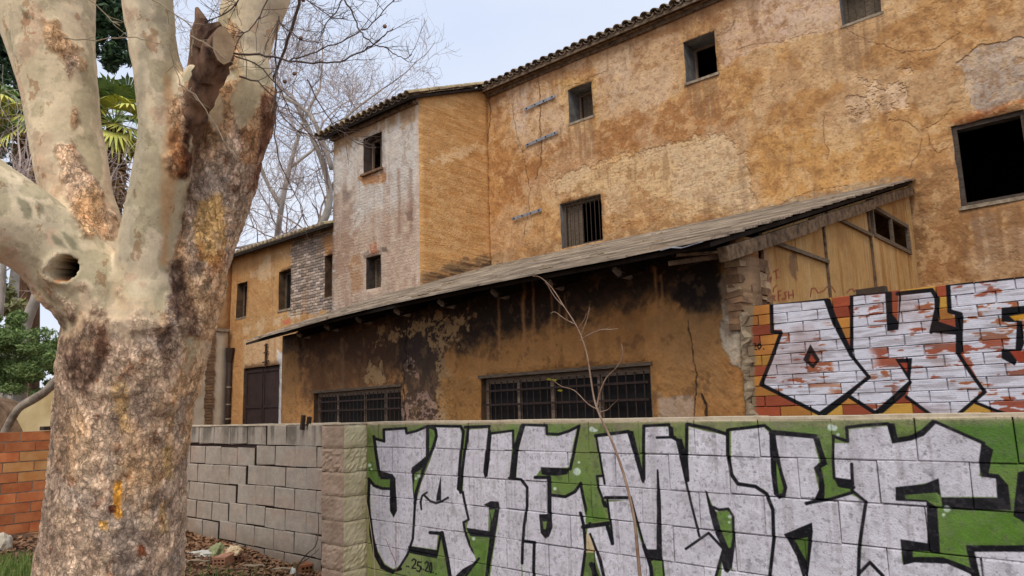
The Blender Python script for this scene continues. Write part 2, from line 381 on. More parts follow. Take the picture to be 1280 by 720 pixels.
# J
BL(A_([(62, 130), (102, 142), (100, 92), (195, 86), (198, 108), (240, 98), (290, 76)]), 11); BL(A_([(58, 122), (72, 210), (85, 288)]), 13)
BP(A_([(76, 268), (140, 284), (152, 306), (88, 306)])); GP(A_([(48, 225), (84, 306), (132, 308), (134, 336), (80, 330), (48, 306), (38, 260)]))
BL(A_([(38, 303), (60, 332), (95, 345), (138, 346)]), 12); BP(A_([(128, 300), (150, 300), (158, 440), (144, 470), (128, 440)]))
BL(A_([(288, 78), (288, 205)]), 14); BP(A_([(284, 205), (222, 255), (218, 275), (232, 280), (262, 262), (300, 215)])); BL(A_([(224, 268), (235, 400), (226, 560), (204, 628), (165, 690)]), 10)
BL(A_([(40, 310), (36, 400), (44, 470), (52, 540), (70, 620), (100, 676), (140, 700), (175, 690)]), 12); BP(A_([(40, 440), (52, 540), (75, 630), (110, 685), (150, 698), (140, 712), (90, 690), (58, 630), (40, 540)]))
GP(A_([(228, 330), (234, 290), (256, 272), (262, 280), (250, 330), (232, 380)]))
# A
BL(A_([(292, 76), (322, 92), (326, 120), (312, 170), (285, 228), (262, 290), (240, 360), (234, 410)]), 13); BL(A_([(305, 76), (430, 78), (442, 98), (432, 200), (420, 345), (440, 362)]), 12)
GP(A_([(296, 115), (312, 112), (318, 135), (296, 190)])); BL(A_([(440, 362), (450, 410), (466, 478), (444, 490), (452, 540), (472, 595), (508, 645)]), 10)
BP(A_([(512, 640), (480, 670), (440, 690), (405, 725), (440, 735), (475, 705), (490, 680)])); BP(A_([(206, 592), (328, 610), (342, 530), (352, 532), (330, 645), (206, 620)]))
BL(A_([(300, 534), (345, 538)]), 14); BL(A_([(350, 535), (372, 640), (392, 760)]), 16); BP(A_([(346, 288), (324, 398), (348, 396)]), .2)
BL(A_([(262, 434), (258, 400), (266, 375), (285, 362)]), 8); BL(A_([(272, 372), (300, 400), (325, 408), (350, 400), (377, 384)]), 9)
# K
BL(A_([(450, 82), (552, 78)]), 13); BL(A_([(462, 85), (450, 180), (440, 260), (430, 362)]), 12); BP(A_([(550, 74), (562, 110), (556, 220), (546, 290), (536, 300), (530, 270), (542, 150)]))
BL(A_([(560, 108), (655, 96), (657, 170)]), 10); BP(A_([(685, 72), (708, 74), (680, 170), (668, 300), (640, 302), (655, 180)])); BL(A_([(640, 300), (690, 306), (716, 340), (716, 420), (704, 500), (698, 580), (696, 665)]), 12)
BL(A_([(700, 570), (748, 576), (742, 800)]), 13); BP(A_([(454, 512), (570, 530), (562, 556), (470, 548)])); BP(A_([(530, 415), (560, 400), (592, 402), (598, 430), (588, 500), (572, 600), (550, 720), (540, 800), (520, 800), (536, 720), (555, 560), (560, 480), (552, 425)]))
GP(A_([(556, 436), (578, 434), (566, 490)])); GP(A_([(470, 560), (548, 560), (530, 720), (440, 725), (500, 660)])); BL(A_([(510, 645), (482, 680), (450, 725)]), 10)
# E
BL(A_([(695, 70), (798, 74), (800, 110), (850, 112), (895, 98), (938, 76)]), 12); BL(A_([(938, 76), (918, 180), (900, 262)]), 12)
BP(A_([(775, 252), (898, 258), (888, 284), (850, 290), (800, 288), (780, 284)])); BL(A_([(752, 297), (812, 297)]), 14); BL(A_([(811, 298), (812, 380), (812, 470)]), 18)
BL(A_([(815, 372), (880, 380), (922, 358), (946, 322)]), 13); BP(A_([(768, 455), (822, 455), (826, 510), (812, 550), (795, 560), (775, 535)])); GP(A_([(783, 486), (802, 486), (798, 520), (788, 520)]))
BL(A_([(946, 325), (962, 410), (985, 500)]), 12); BL(A_([(944, 450), (958, 505), (966, 600), (950, 720), (940, 800)]), 13); BL(A_([(955, 510), (1062, 495)]), 18)
pg.poly(A_([(968, 540), (985, 540), (1010, 620), (968, 620)]), (205, 180, 140), .9, .6)
BL(A_([(985, 540), (1030, 650), (1050, 740)]), 9); BL(A_([(990, 670), (1020, 740)]), 20)
# M
BL(B_([(15, 118), (155, 100)]), 14); BP(B_([(148, 95), (176, 100), (212, 250), (225, 300), (225, 322), (214, 318), (185, 225), (155, 115)])); BL(B_([(18, 120), (40, 250), (54, 325)]), 9)
BL(B_([(48, 290), (20, 292), (28, 340), (48, 392)]), 10); BL(B_([(58, 384), (165, 384)]), 14); BP(B_([(38, 392), (60, 398), (72, 430), (50, 425)]))
BL(B_([(66, 390), (80, 500), (90, 582)]), 9); BP(B_([(-40, 500), (55, 490), (75, 510), (92, 588), (82, 588), (55, 505), (-40, 515)]))
BL(B_([(222, 76), (330, 70)]), 12); BP(B_([(326, 68), (348, 84), (352, 126), (385, 132), (404, 200), (404, 290), (385, 245), (366, 145), (330, 125)])); BL(B_([(278, 126), (355, 124)]), 11)
BL(B_([(222, 76), (220, 200), (222, 305)]), 13); BL(B_([(362, 132), (392, 260), (425, 410), (460, 550)]), 10); BL(B_([(402, 604), (500, 536), (562, 602)]), 11); BL(B_([(565, 600), (548, 660), (520, 760), (505, 840)]), 12)
BP(B_([(276, 262), (284, 262), (296, 420), (300, 640), (276, 640), (278, 430)])); BL(B_([(168, 388), (190, 470), (222, 590)]), 9); BP(B_([(218, 590), (240, 606), (276, 606), (300, 600), (302, 660), (262, 652), (245, 660)]))
BL(B_([(222, 590), (250, 680), (268, 840)]), 16); BL(B_([(298, 640), (306, 720), (318, 840)]), 9); GP(B_([(262, 658), (298, 656), (304, 740), (310, 840), (290, 840), (275, 740)]))
BL(B_([(0, 560), (30, 650), (52, 740), (75, 840)]), 9); BP(B_([(-5, 660), (12, 668), (30, 740), (40, 840), (5, 840)]))
GP(B_([(-20, 430), (45, 430), (66, 482), (-30, 492)]))
# S
BL(B_([(406, 72), (404, 200), (412, 310)]), 13); BL(B_([(408, 68), (500, 86), (582, 112)]), 14); BL(B_([(582, 95), (583, 200), (598, 285), (625, 325), (700, 336), (748, 368), (776, 436), (780, 550), (764, 700), (750, 840)]), 15)
BP(B_([(484, 352), (494, 356), (510, 410), (534, 446), (552, 520), (585, 602), (596, 600), (602, 560), (612, 590), (600, 680), (582, 708), (566, 700), (552, 640), (560, 600), (530, 540), (505, 450)])); BL(B_([(520, 425), (545, 436), (585, 432), (606, 466), (608, 560), (600, 620)]), 11)
GP(B_([(534, 462), (550, 448), (590, 442), (600, 470), (600, 560), (592, 596), (584, 596)]))
BL(B_([(588, 92), (660, 84), (740, 74), (775, 104)]), 13); BP(B_([(760, 95), (785, 110), (792, 160), (815, 270), (836, 340), (828, 380), (802, 390), (780, 370), (768, 280), (762, 180)])); GP(B_([(788, 220), (806, 290), (820, 345), (814, 366), (800, 368), (792, 300)]))
BL(B_([(780, 100), (860, 108), (960, 118)]), 13)
# second K
BL(C_([(-60, 108), (0, 112), (128, 124)]), 13); BP(C_([(122, 120), (150, 128), (165, 180), (186, 240), (158, 256), (175, 330), (172, 395), (95, 418), (92, 402), (130, 392), (150, 350), (148, 300), (126, 255), (158, 230)]))
GP(C_([(168, 262), (205, 270), (214, 310), (245, 338), (290, 350), (180, 380), (176, 330)])); BL(C_([(95, 408), (200, 390), (292, 362)]), 13)
BP(C_([(0, 540), (120, 492), (124, 530), (105, 700), (98, 730), (60, 650)])); GP(C_([(44, 566), (104, 552), (98, 665)])); BL(C_([(60, 640), (85, 720), (120, 840)]), 12)
# second E
BL(C_([(210, 120), (275, 142), (268, 82), (350, 72), (445, 66)]), 13); BP(C_([(440, 62), (475, 66), (488, 125), (540, 118), (590, 92), (640, 46), (655, 62), (600, 118), (545, 138), (465, 152)])); BL(C_([(640, 54), (740, 98), (858, 150)]), 13)
BP(C_([(848, 145), (898, 178), (885, 235), (878, 278), (920, 284), (962, 330), (975, 436), (790, 438), (680, 432), (674, 382), (915, 384), (908, 302), (845, 294), (836, 230)]))
BL(C_([(212, 118), (210, 220), (215, 300), (300, 340)]), 12); BP(C_([(212, 296), (300, 308), (300, 350), (232, 338)])); BL(C_([(290, 240), (294, 330)]), 14)
BP(C_([(478, 338), (600, 326), (664, 300), (674, 380), (655, 362), (520, 372), (522, 388), (610, 394), (655, 425), (668, 626), (550, 612), (552, 640), (680, 638), (800, 686), (780, 590), (1300, 590), (1300, 618), (815, 616), (838, 720), (880, 850), (850, 850), (800, 712), (700, 668), (560, 662), (510, 674), (498, 562), (615, 582), (612, 402), (480, 396)]))
GP(C_([(520, 374), (655, 362), (668, 410), (640, 402), (600, 392), (522, 388)])); GP(C_([(552, 612), (620, 616), (700, 640), (780, 670), (800, 684), (680, 640), (552, 638)]))
BL(C_([(350, 402), (336, 500), (322, 600), (316, 850)]), 15); BL(C_([(290, 352), (350, 402)]), 12); BL(C_([(318, 714), (368, 662), (425, 722), (470, 850)]), 14)
BP(C_([(1002, 275), (1060, 262), (1100, 480), (1035, 492), (984, 462)])); BL(C_([(1060, 262), (1120, 262), (1180, 600)]), 22); pg.poly(C_([(1080, 290), (1300, 290), (1300, 500), (1120, 500)]), SILVER, 1, .5)
for x, y, r in [(190+0, 0, 0)]: pass
for q, rr in ((A_([(42, 245)]), 2.3), (A_([(50, 262)]), 1.4), (A_([(250, 292)]), 2.2), (A_([(238, 302)]), 1.6), (A_([(488, 560)]), 2.2), (A_([(929, 272)]), 4.8), (A_([(937, 232)]), 1.6), (A_([(835, 345)]), 2.), (A_([(993, 90)]), 3.2), (A_([(1012, 95)]), 1.6),
              (B_([(592, 465)]), 2.4), (B_([(590, 490)]), 1.6), (C_([(200, 82)]), 4.4), (C_([(218, 85)]), 3.4), (C_([(232, 113)]), 2.1), (C_([(698, 432)]), 4.4), (C_([(684, 458)]), 2.2), (B_([(10, 95)]), 2.2)):
    pg.line([q[0], q[0]], rr*2, (205, 222, 205), .9, .8)
# uneven coverage, runs and overspray
pg.everywhere(sstep(.1, .6, fbm(pg.u*1.7, pg.z*3, oct=5, seed=201))*.08, (150, 146, 150)); pg.everywhere(sstep(.35, .6, fbm(pg.u*30, pg.z*1.1, oct=4, seed=203))*.14, (96, 86, 82)); pg.everywhere(sstep(.42, .6, pg.n5)*.16, (130, 124, 124))
# date
dk = lambda p: pg.line(Z(455, 620, 7.2, p), 1.7, BLACK, 1, .35)
dk([(432, 582), (450, 566), (468, 580), (462, 610), (432, 650), (468, 652)]); dk([(512, 596), (486, 594), (482, 626), (505, 632), (512, 655), (498, 682), (476, 672)])
dk([(532, 660), (536, 662)]); dk([(550, 606), (566, 590), (580, 604), (574, 636), (550, 672), (580, 682)]); dk([(598, 600), (590, 650), (596, 690), (606, 690), (610, 650), (606, 604), (598, 600)])
for x, y in ((386, 634), (402, 636), (622, 690), (646, 702)): dk([(x, y), (x+2, y)])
# rain grime down from the top, faint stains
pg.everywhere(sstep(.25, .8, fbm(pg.u*9, pg.z*1.2, oct=3, seed=77))*sstep(1.15, 1.4, pg.z)*.35, (110, 96, 96))
pg.everywhere(sstep(.3, .7, pg.n3+pg.n2*.3)*.22, (120, 112, 110)); pg.everywhere(sstep(.45, .8, -pg.n3)*.25, (60, 58, 60))
pg.everywhere(sstep(1.385, 1.40, pg.z), (196, 180, 150))
pg.everywhere(sstep(.62, .8, fbm(pg.u*95, pg.z*95, oct=2, seed=99))*.4, (90, 86, 86)); pg.hgt[:] = .5+pg.n3*.1

# ---- hollow brick wall with silver letters on red and yellow
pd = Painter(PD, -.2, 4.2, .0, 2.36, 260, (146, 72, 48))
BLN, BHT = .245, .0855; PD_U0, PD_Z0 = .055, -.0
rr = np.floor((pd.z-PD_Z0)/BHT); kk = np.floor((pd.u-PD_U0)/BLN+.5*(rr % 2)); fu = ((pd.u-PD_U0)/BLN+.5*(rr % 2)-kk); fz = (pd.z-PD_Z0)/BHT-rr
hb = _hash(kk.astype(np.int64), rr.astype(np.int64), np.zeros_like(rr, dtype=np.int64), 9); hc = _hash(kk.astype(np.int64), rr.astype(np.int64), np.ones_like(rr, dtype=np.int64), 19)
yel = (hb > .52).astype(float); pd.everywhere(yel, (190, 144, 64)); pd.everywhere((hc > .7)*.35, (120, 50, 34)); pd.everywhere((hc < .2)*.3, (190, 90, 50))
def D_(p): return Z(920, 200, 2.181, p)
sil2 = [D_([(98, 392), (245, 380), (262, 430), (318, 530), (362, 592), (228, 692), (68, 612), (122, 470), (125, 462), (98, 462)]),
        D_([(318, 372), (408, 364), (412, 462), (440, 462), (442, 368), (532, 360), (546, 382), (534, 466), (598, 472), (608, 525), (678, 632), (600, 700), (536, 700), (466, 645), (475, 610), (380, 690), (302, 640), (345, 590), (312, 520)]),
        D_([(580, 340), (785, 322), (1100, 300), (1100, 720), (740, 700), (645, 655), (680, 632), (614, 520), (614, 440), (582, 415)])]
wsel = (_hash(kk.astype(np.int64), rr.astype(np.int64), np.full_like(rr, 2, dtype=np.int64), 29) > .76)*1.0
stq = fbm(pd.u*9, pd.z*46, oct=3, seed=43)*.8+fbm(pd.u*11, pd.z*14, oct=3, seed=44)*.5
wear = np.maximum(wsel*sstep(-.05, .08, stq+.12), sstep(.42, .55, stq))*sstep(-.5, -.1, fbm(pd.u*2.2, pd.z*2.2, oct=2, seed=45)-.10)
for P in sil2:
    b = pd._box(P, 6); d = poly_sd(pd.X[b], pd.Y[b], P); m = sstep(-.4, .4, d); w = wear[b]
    pd.blend(b, m*(1-w*.92), (208, 205, 213)); pd.blend(b, m*w*.8, (154, 84, 64))
    pd.blend(b, m*.35*sstep(.1, .5, fbm(pd.u[b]*6, pd.z[b]*60, oct=2, seed=51)), (120, 108, 108))
XL = lambda P, w: pd.line(D_(P), w/2.181, BLACK, 1, .45)
XP = lambda P: pd.poly(D_(P), BLACK, 1, .45)
XL([(93, 388), (242, 376)], 13); XL([(96, 388), (98, 468), (122, 470), (95, 545), (68, 612), (148, 652), (228, 692), (300, 640), (362, 592)], 10); XP([(236, 372), (256, 378), (272, 425), (320, 530), (310, 535), (262, 445)]); XL([(312, 530), (362, 592)], 9)
XP([(202, 502), (228, 545), (210, 568), (182, 545)]); pd.poly(D_([(204, 528), (218, 548), (208, 556), (198, 545)]), (160, 66, 44)); XP([(228, 690), (300, 640), (350, 604), (300, 655), (240, 700)])
XL([(314, 366), (412, 356)], 12); XL([(315, 368), (315, 520)], 9); XP([(406, 360), (424, 358), (426, 420), (442, 440), (444, 366), (450, 366), (442, 462), (412, 466)]); XL([(440, 364), (534, 354), (548, 378), (548, 400), (532, 468)], 11); XP([(540, 360), (556, 376), (552, 440), (600, 456), (612, 470), (600, 476), (528, 470), (542, 420)])
XL([(604, 470), (604, 525), (640, 580), (678, 632), (598, 700)], 10); XP([(434, 542), (480, 540), (474, 606)]); pd.poly(D_([(446, 552), (468, 552), (466, 578)]), (160, 66, 44)); XL([(474, 606), (380, 690), (302, 640)], 10); XP([(476, 606), (460, 640), (400, 690), (380, 692), (440, 645)]); XL([(464, 646), (538, 700)], 9)
XL([(576, 338), (700, 326), (830, 312), (1000, 296)], 10); XL([(578, 338), (582, 412), (612, 420), (612, 520)], 12); XP([(596, 420), (620, 425), (618, 470), (612, 525), (600, 470)])
XL([(645, 658), (700, 680), (760, 700)], 8)
XP([(724, 402), (900, 388), (900, 420), (750, 430), (780, 440), (786, 500), (760, 560), (724, 540), (724, 515), (762, 515), (766, 442), (724, 440)]); pd.poly(D_([(745, 425), (790, 418), (790, 432), (760, 438)]), (196, 138, 40)); pd.poly(D_([(745, 520), (800, 520), (800, 550), (770, 552)]), (150, 60, 40))
pd.everywhere(sstep(.2, .7, pd.n1)*.25, (110, 60, 40))
for p in ([(43, 502), (52, 500), (54, 507), (44, 516), (56, 516)], [(62, 500), (58, 508), (62, 516), (68, 508), (62, 500)], [(74, 515), (75, 515)]): XL(p, 3)
pd.poly([(930, 375), (941, 375), (944, 530), (930, 530)], (132, 112, 88), 1, 2, 3)
pd.hgt[:] = .5+pd.n3*.08
for k in range(1, 6): pd.hgt -= .05*sstep(.04, .015, np.abs(fz-k/6.))     # extruded ridges of the hollow bricks
# ---- main facade
pm = Painter(PM, -12.3, 3.2, 2.6, 9.7, 95, (180, 129, 72))
B1 = lambda P, c, a=.85, f=3, r=9, **k: pm.poly(P, c, a, f, r, **k)
pm.everywhere(sstep(-.1, .5, pm.n1)*.5, (160, 108, 58)); pm.everywhere(sstep(.1, .6, -pm.n1)*.45, (196, 148, 88))
B1([(605, 90), (700, 60), (860, 0), (900, -20), (935, -10), (922, 26), (893, 52), (855, 58), (790, 75), (720, 95), (650, 120), (620, 160), (612, 120)], (158, 112, 72), .8)
B1([(625, 130), (640, 115), (665, 108), (715, 105), (715, 150), (702, 190), (660, 200), (648, 185), (640, 150)], (186, 150, 112), .9, 3, 10, dh=-.15)
B1([(638, 122), (660, 112), (662, 150), (650, 170), (640, 150)], (182, 158, 140), .8, 2, 6)
B1([(742, 78), (800, 52), (856, 40), (858, 108), (830, 128), (790, 148), (745, 155)], (184, 146, 108), .85, 3, 6, dh=-.1); B1([(752, 90), (790, 70), (800, 115), (765, 140)], (186, 158, 128), .6, 6, 10)
B1([(920, -10), (1052, -10), (1050, 34), (1000, 47), (940, 62), (900, 88), (896, 45), (922, 25)], (186, 148, 116), .95, 1.5, 4, dh=-.2); B1([(935, 0), (1040, -10), (1040, 20), (950, 45)], (196, 168, 146), .5, 6, 14)
B1([(625, 215), (700, 180), (760, 155), (830, 130), (905, 112), (925, 165), (870, 178), (800, 190), (740, 210), (690, 235), (640, 260)], (152, 98, 52), .8, 4, 14)
B1([(690, 222), (745, 205), (800, 188), (900, 166), (932, 195), (945, 255), (930, 268), (870, 270), (800, 275), (770, 285), (756, 245), (702, 240), (690, 240)], (196, 160, 112), .95, 2, 8, dh=-.25)
B1([(840, 195), (900, 180), (935, 215), (945, 258), (890, 262), (845, 250)], (182, 150, 108), .8, 3, 10, speck=.1); B1([(690, 300), (760, 245), (800, 240), (860, 262), (760, 300)], (160, 112, 64), .6, 4, 10)
B1([(612, 240), (645, 250), (650, 330), (612, 335)], (176, 122, 66), .7, 4, 10); B1([(655, 225), (700, 235), (700, 310), (655, 320), (645, 270)], (190, 150, 100), .6, 3, 12, speck=.1)
B1([(925, 95), (1000, 70), (1060, 60), (1040, 130), (1010, 200), (960, 235), (935, 190)], (166, 116, 62), .6, 6, 18); B1([(940, 170), (1100, 150), (1140, 200), (1120, 225), (950, 262)], (186, 134, 70), .8, 6, 14)
B1([(1060, 45), (1180, 20), (1200, 120), (1120, 160), (1040, 150), (1020, 90)], (170, 122, 70), .55, 8, 20)
for P in ([(1058, 122), (1072, 118), (1088, 132), (1084, 150), (1062, 152), (1056, 138)], [(1074, 100), (1092, 96), (1108, 108), (1130, 100), (1134, 132), (1110, 146), (1090, 130)], [(1126, 86), (1138, 84), (1139, 90), (1128, 91)]): B1(P, (206, 168, 130), .9, 1, 6, speck=.35, dh=-.25)
B1([(1198, 80), (1222, 55), (1300, 45), (1300, 118), (1262, 128), (1232, 148), (1214, 128), (1208, 104)], (162, 142, 124), 1, 1.2, 4, dh=-.3); B1([(1215, 142), (1300, 118), (1300, 130), (1200, 160), (1190, 152)], (164, 92, 46), .8, 3, 4)
B1([(1145, 215), (1195, 210), (1205, 262), (1300, 248), (1300, 360), (1130, 360), (1140, 290)], (146, 102, 60), .85, 5, 12); B1([(1215, 275), (1240, 268), (1246, 330), (1230, 345), (1222, 310)], (152, 130, 110), .6, 3, 10, speck=.2); B1([(1136, 240), (1150, 235), (1160, 300), (1150, 345), (1140, 330)], (110, 76, 44), .7, 4, 8)
B1([(935, 262), (1000, 246), (1128, 218), (1132, 224), (1000, 252), (935, 272)], (140, 120, 96), .8, 2, 5)
B1([(612, 318), (700, 300), (860, 272), (935, 255), (935, 268), (860, 285), (612, 340)], (140, 104, 66), .7, 4, 8)
B1([(700, 100), (746, 96), (748, 150), (742, 160), (708, 160)], (190, 144, 80), .8, 1.5, 3); B1([(850, 30), (900, 30), (902, 90), (850, 112)], (178, 132, 78), .5, 2, 4)
pm.everywhere(sstep(.22, .4, pm.n2+pm.n3*.4-.1*pm.n1)*.5, (198, 160, 112)); pm.hgt -= .06*sstep(.22, .4, pm.n2+pm.n3*.4-.1*pm.n1)
pm.everywhere(sstep(.3, .6, -pm.n2+pm.n3*.3)*.45, (134, 88, 46)); pm.everywhere(sstep(.42, .7, fbm(pm.u*5, pm.z*.8, oct=4, seed=90))*.35, (120, 82, 50))
fl = fbm(pm.u*4.5+pm.n3*.3, pm.z*6, oct=6, seed=120, gain=.62); pm.everywhere(sstep(.22, .27, fl)*.26, (206, 162, 108)); pm.hgt -= .05*sstep(.22, .26, fl)
fl2 = fbm(pm.u*6, pm.z*7.5+pm.n3*.3, oct=6, seed=130, gain=.62); pm.everywhere(sstep(.22, .30, fl2)*.26, (138, 92, 50)); pm.hgt -= .05*sstep(.22, .26, fl2)
pm.everywhere(sstep(.10, .3, fbm(pm.u*1.1, pm.z*1.4, oct=3, seed=140))*.3, (196, 170, 140)); pm.everywhere(sstep(.3, .5, fbm(pm.u*24, pm.z*24, oct=3, seed=150))*.3, (112, 76, 46))
bm4 = sstep(-2, 4, poly_sd(pm.X, pm.Y, [(690, 222), (745, 205), (800, 188), (900, 166), (932, 195), (945, 255), (930, 268), (870, 270), (800, 275), (770, 285), (756, 245), (702, 240)])+pm.n2*12); pm.brick(bm4*.45*sstep(-.2, .3, pm.n2+.1), L=.26, H=.075, joint=.02, depth=.12, tone=.10, dark=.16, warp=.04)
pm.hgt += pm.n2*.08+pm.n3*.03
for P, w in (([(674, 88), (676, 120), (675, 150), (677, 190), (676, 205), (668, 225)], 1.6), ([(609, 110), (613, 150), (609, 175), (610, 205), (612, 330)], 1.8), ([(640, 130), (646, 165), (655, 200), (662, 235), (660, 270), (652, 300)], .8), ([(854, 54), (866, 48), (893, 38)], 1.1),
             ([(895, 46), (912, 38), (920, 26)], 1.1), ([(920, 62), (945, 55), (975, 52), (1000, 44), (1020, 40)], 1.1), ([(1054, 34), (1068, 42), (1085, 52), (1105, 56), (1125, 66), (1170, 62), (1200, 40)], 1.), ([(1030, 145), (1029, 170), (1030, 180), (1037, 188), (1034, 200)], .9),
             ([(1110, 150), (1135, 152), (1150, 164), (1170, 155), (1190, 135)], 1.), ([(1136, 212), (1150, 190), (1152, 172)], .9), ([(1160, 165), (1162, 180), (1172, 192), (1190, 180)], .8), ([(705, 110), (722, 104), (742, 96), (760, 88)], .8), ([(960, 262), (1010, 240), (1060, 232)], .7)):
    pm.line(P, w*.62, (80, 50, 30), .75, .5, rag=1.6, h=.2)
for (xa, xb, y0, y1) in ((712, 742, 152, 200), (857, 896, 102, 150), (1052, 1104, 28, 90), (1206, 1276, 256, 330), (702, 752, 300, 330)):
    mk = poly_sd(pm.X, pm.Y, [(xa-3, y0), (xb+3, y0-14), (xb+6, y1), (xa-6, y1)]); pm.everywhere(sstep(-2, 6, mk)*sstep(-.1, .35, fbm(pm.u*14, pm.z*.9, oct=4, seed=171))*.5, (128, 92, 60))
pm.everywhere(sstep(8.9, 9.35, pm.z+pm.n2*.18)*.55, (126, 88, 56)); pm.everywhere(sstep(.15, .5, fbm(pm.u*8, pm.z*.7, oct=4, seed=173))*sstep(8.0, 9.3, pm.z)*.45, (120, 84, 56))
# ---- tower front and side
pt = Painter(PT, -15.3, -11.7, 3.6, 8.9, 140, (202, 192, 180))
pt.brick(sstep(7.3, 6.6, pt.z+pt.n1*.8)*sstep(-.5, .2, pt.n2+.2)*.55, tone=.05, dark=.12, joint=.014, depth=.14, warp=.03)
pt.poly([(400, 150), (530, 80), (530, 150), (470, 165), (418, 190)], (170, 128, 84), .8, 4, 8)
pt.poly([(410, 300), (530, 240), (530, 400), (410, 400)], (176, 140, 112), .6, 12, 14); pt.poly([(412, 240), (440, 235), (444, 330), (415, 350)], (150, 118, 96), .6, 6, 10)
pt.poly([(447, 222), (455, 217), (480, 214), (484, 222), (478, 229), (455, 232)], (170, 116, 70), .9, 1, 2); pt.poly([(427, 240), (433, 235), (438, 245), (430, 252)], (140, 126, 116), .9, 1, 2)
pt.poly([(436, 322), (452, 318), (455, 362), (440, 368)], (168, 128, 92), .8, 2, 3); pt.poly([(462, 306), (470, 302), (473, 316), (463, 318)], (176, 112, 82), .9, 1, 1)
for P in ([(452, 318), (462, 312), (462, 320), (454, 324)], [(477, 310), (484, 308), (484, 314), (477, 316)], [(508, 266), (516, 262), (516, 275), (509, 277)]): pt.poly(P, (104, 88, 78), .8, 1, 2)
st = fbm(pt.u*7, pt.z*.5, oct=3, seed=66); pt.everywhere(sstep(.15, .6, st)*sstep(8.2, 6.6, pt.z)*.38, (160, 126, 106)); pt.everywhere(sstep(.2, .6, -st)*.3, (208, 194, 180)); pt.everywhere(sstep(.2, .4, pt.n2)*.35, (206, 186, 164)); pt.everywhere(sstep(.25, .5, -pt.n2+pt.n3*.3)*.35, (150, 122, 104))
for x in (473, 483, 499): pt.line([(x, 140), (x+1, 175), (x+1, 215+(x-470))], 2.2, (206, 196, 186), .75, 1)
for x in (498, 513): pt.line([(x, 212), (x+1, 250), (x+1, 290)], 4, (140, 106, 88), .5, 2)
pt.everywhere(sstep(-11.95, -11.86, pt.u)*.6, (205, 186, 170)); pt.hgt += pt.n2*.1+pt.n3*.06
pts_ = Painter(PTS, 10.1, 12.7, 3.6, 9.6, 140, (204, 150, 88))
pts_.brick(sstep(-.6, .3, pts_.n2+.2)*.8, L=.28, H=.062, joint=.016, depth=.2, tone=.05, dark=.15, warp=.10)
pts_.everywhere(sstep(0, .6, pts_.n1)*.4, (180, 122, 60)); wv = fbm(pts_.u*3, pts_.z*18, oct=4, seed=8); pts_.everywhere(sstep(.2, .6, wv)*.45, (212, 164, 96))
pts_.poly([(524, 205), (560, 188), (600, 178), (604, 188), (565, 200), (530, 212)], (222, 186, 138), .9, 2, 9, speck=.2); pts_.poly([(540, 225), (608, 200), (608, 300), (580, 320), (540, 300)], (212, 168, 112), .7, 3, 14, speck=-.05)
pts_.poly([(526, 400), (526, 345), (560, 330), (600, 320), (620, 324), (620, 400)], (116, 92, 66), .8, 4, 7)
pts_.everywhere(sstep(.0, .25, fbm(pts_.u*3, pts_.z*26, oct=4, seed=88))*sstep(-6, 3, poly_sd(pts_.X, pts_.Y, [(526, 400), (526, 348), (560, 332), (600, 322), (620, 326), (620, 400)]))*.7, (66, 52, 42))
pts_.everywhere(sstep(.05, .3, fbm(pts_.u*2+pts_.z*2, pts_.z*20, oct=5, seed=89, gain=.6))*.4, (222, 178, 118)); pts_.everywhere(sstep(.1, .4, -fbm(pts_.u*2, pts_.z*22, oct=5, seed=92, gain=.6))*.35, (166, 108, 50)); pts_.hgt += pts_.n2*.1
# ---- left wing
pw = Painter(PW, -20.7, -14.8, .8, 6.6, 90, (186, 138, 84))
pw.everywhere(sstep(0, .6, pw.n1)*.45, (170, 116, 62)); pw.poly([(363, 318), (364, 300), (414, 282), (418, 390), (383, 392), (362, 398)], (158, 138, 122), 1, 2, 5, dh=-.1)
b_ = poly_sd(pw.X, pw.Y, [(363, 318), (364, 300), (414, 282), (418, 390), (383, 392), (362, 398)]); pw.brick(sstep(-1, 1, b_+pw.n2*4), L=.22, H=.075, tone=.25, dark=.4)
pw.poly([(404, 296), (418, 292), (418, 318), (405, 320)], (178, 122, 72), .9, 1, 2)
for P in ([(310, 345), (330, 325), (334, 312), (338, 330), (345, 345), (325, 352)], [(348, 316), (356, 312), (355, 322)], [(302, 410), (309, 404), (311, 418), (304, 422)], [(318, 406), (330, 400), (328, 412), (322, 420)], [(338, 402), (352, 394), (354, 402), (342, 408)], [(362, 396), (376, 388), (376, 396), (366, 404)]): pw.poly(P, (200, 172, 136), .6, 2, 7)
pw.poly([(352, 402), (362, 398), (363, 404), (355, 406)], (196, 100, 70), .9, .8, 1)
pw.poly([(302, 425), (352, 420), (352, 458), (303, 462)], (196, 156, 112), .9, 2, 3); pw.poly([(285, 425), (303, 425), (303, 540), (285, 540)], (188, 132, 76), .8, 2, 3); pw.poly([(347, 440), (358, 440), (356, 540), (345, 540)], (196, 192, 186), .95, 1, 3)
pw.everywhere(sstep(.3, .6, fbm(pw.u*6, pw.z*.7, oct=3, seed=15))*.3, (150, 104, 62)); pw.hgt += pw.n2*.12+pw.n3*.05
pws = Painter(PWS, 7.5, 10.6, .8, 6.6, 90, (180, 132, 82)); pws.everywhere(sstep(0, .6, pws.n1)*.4, (160, 112, 66)); pws.hgt += pws.n2*.1
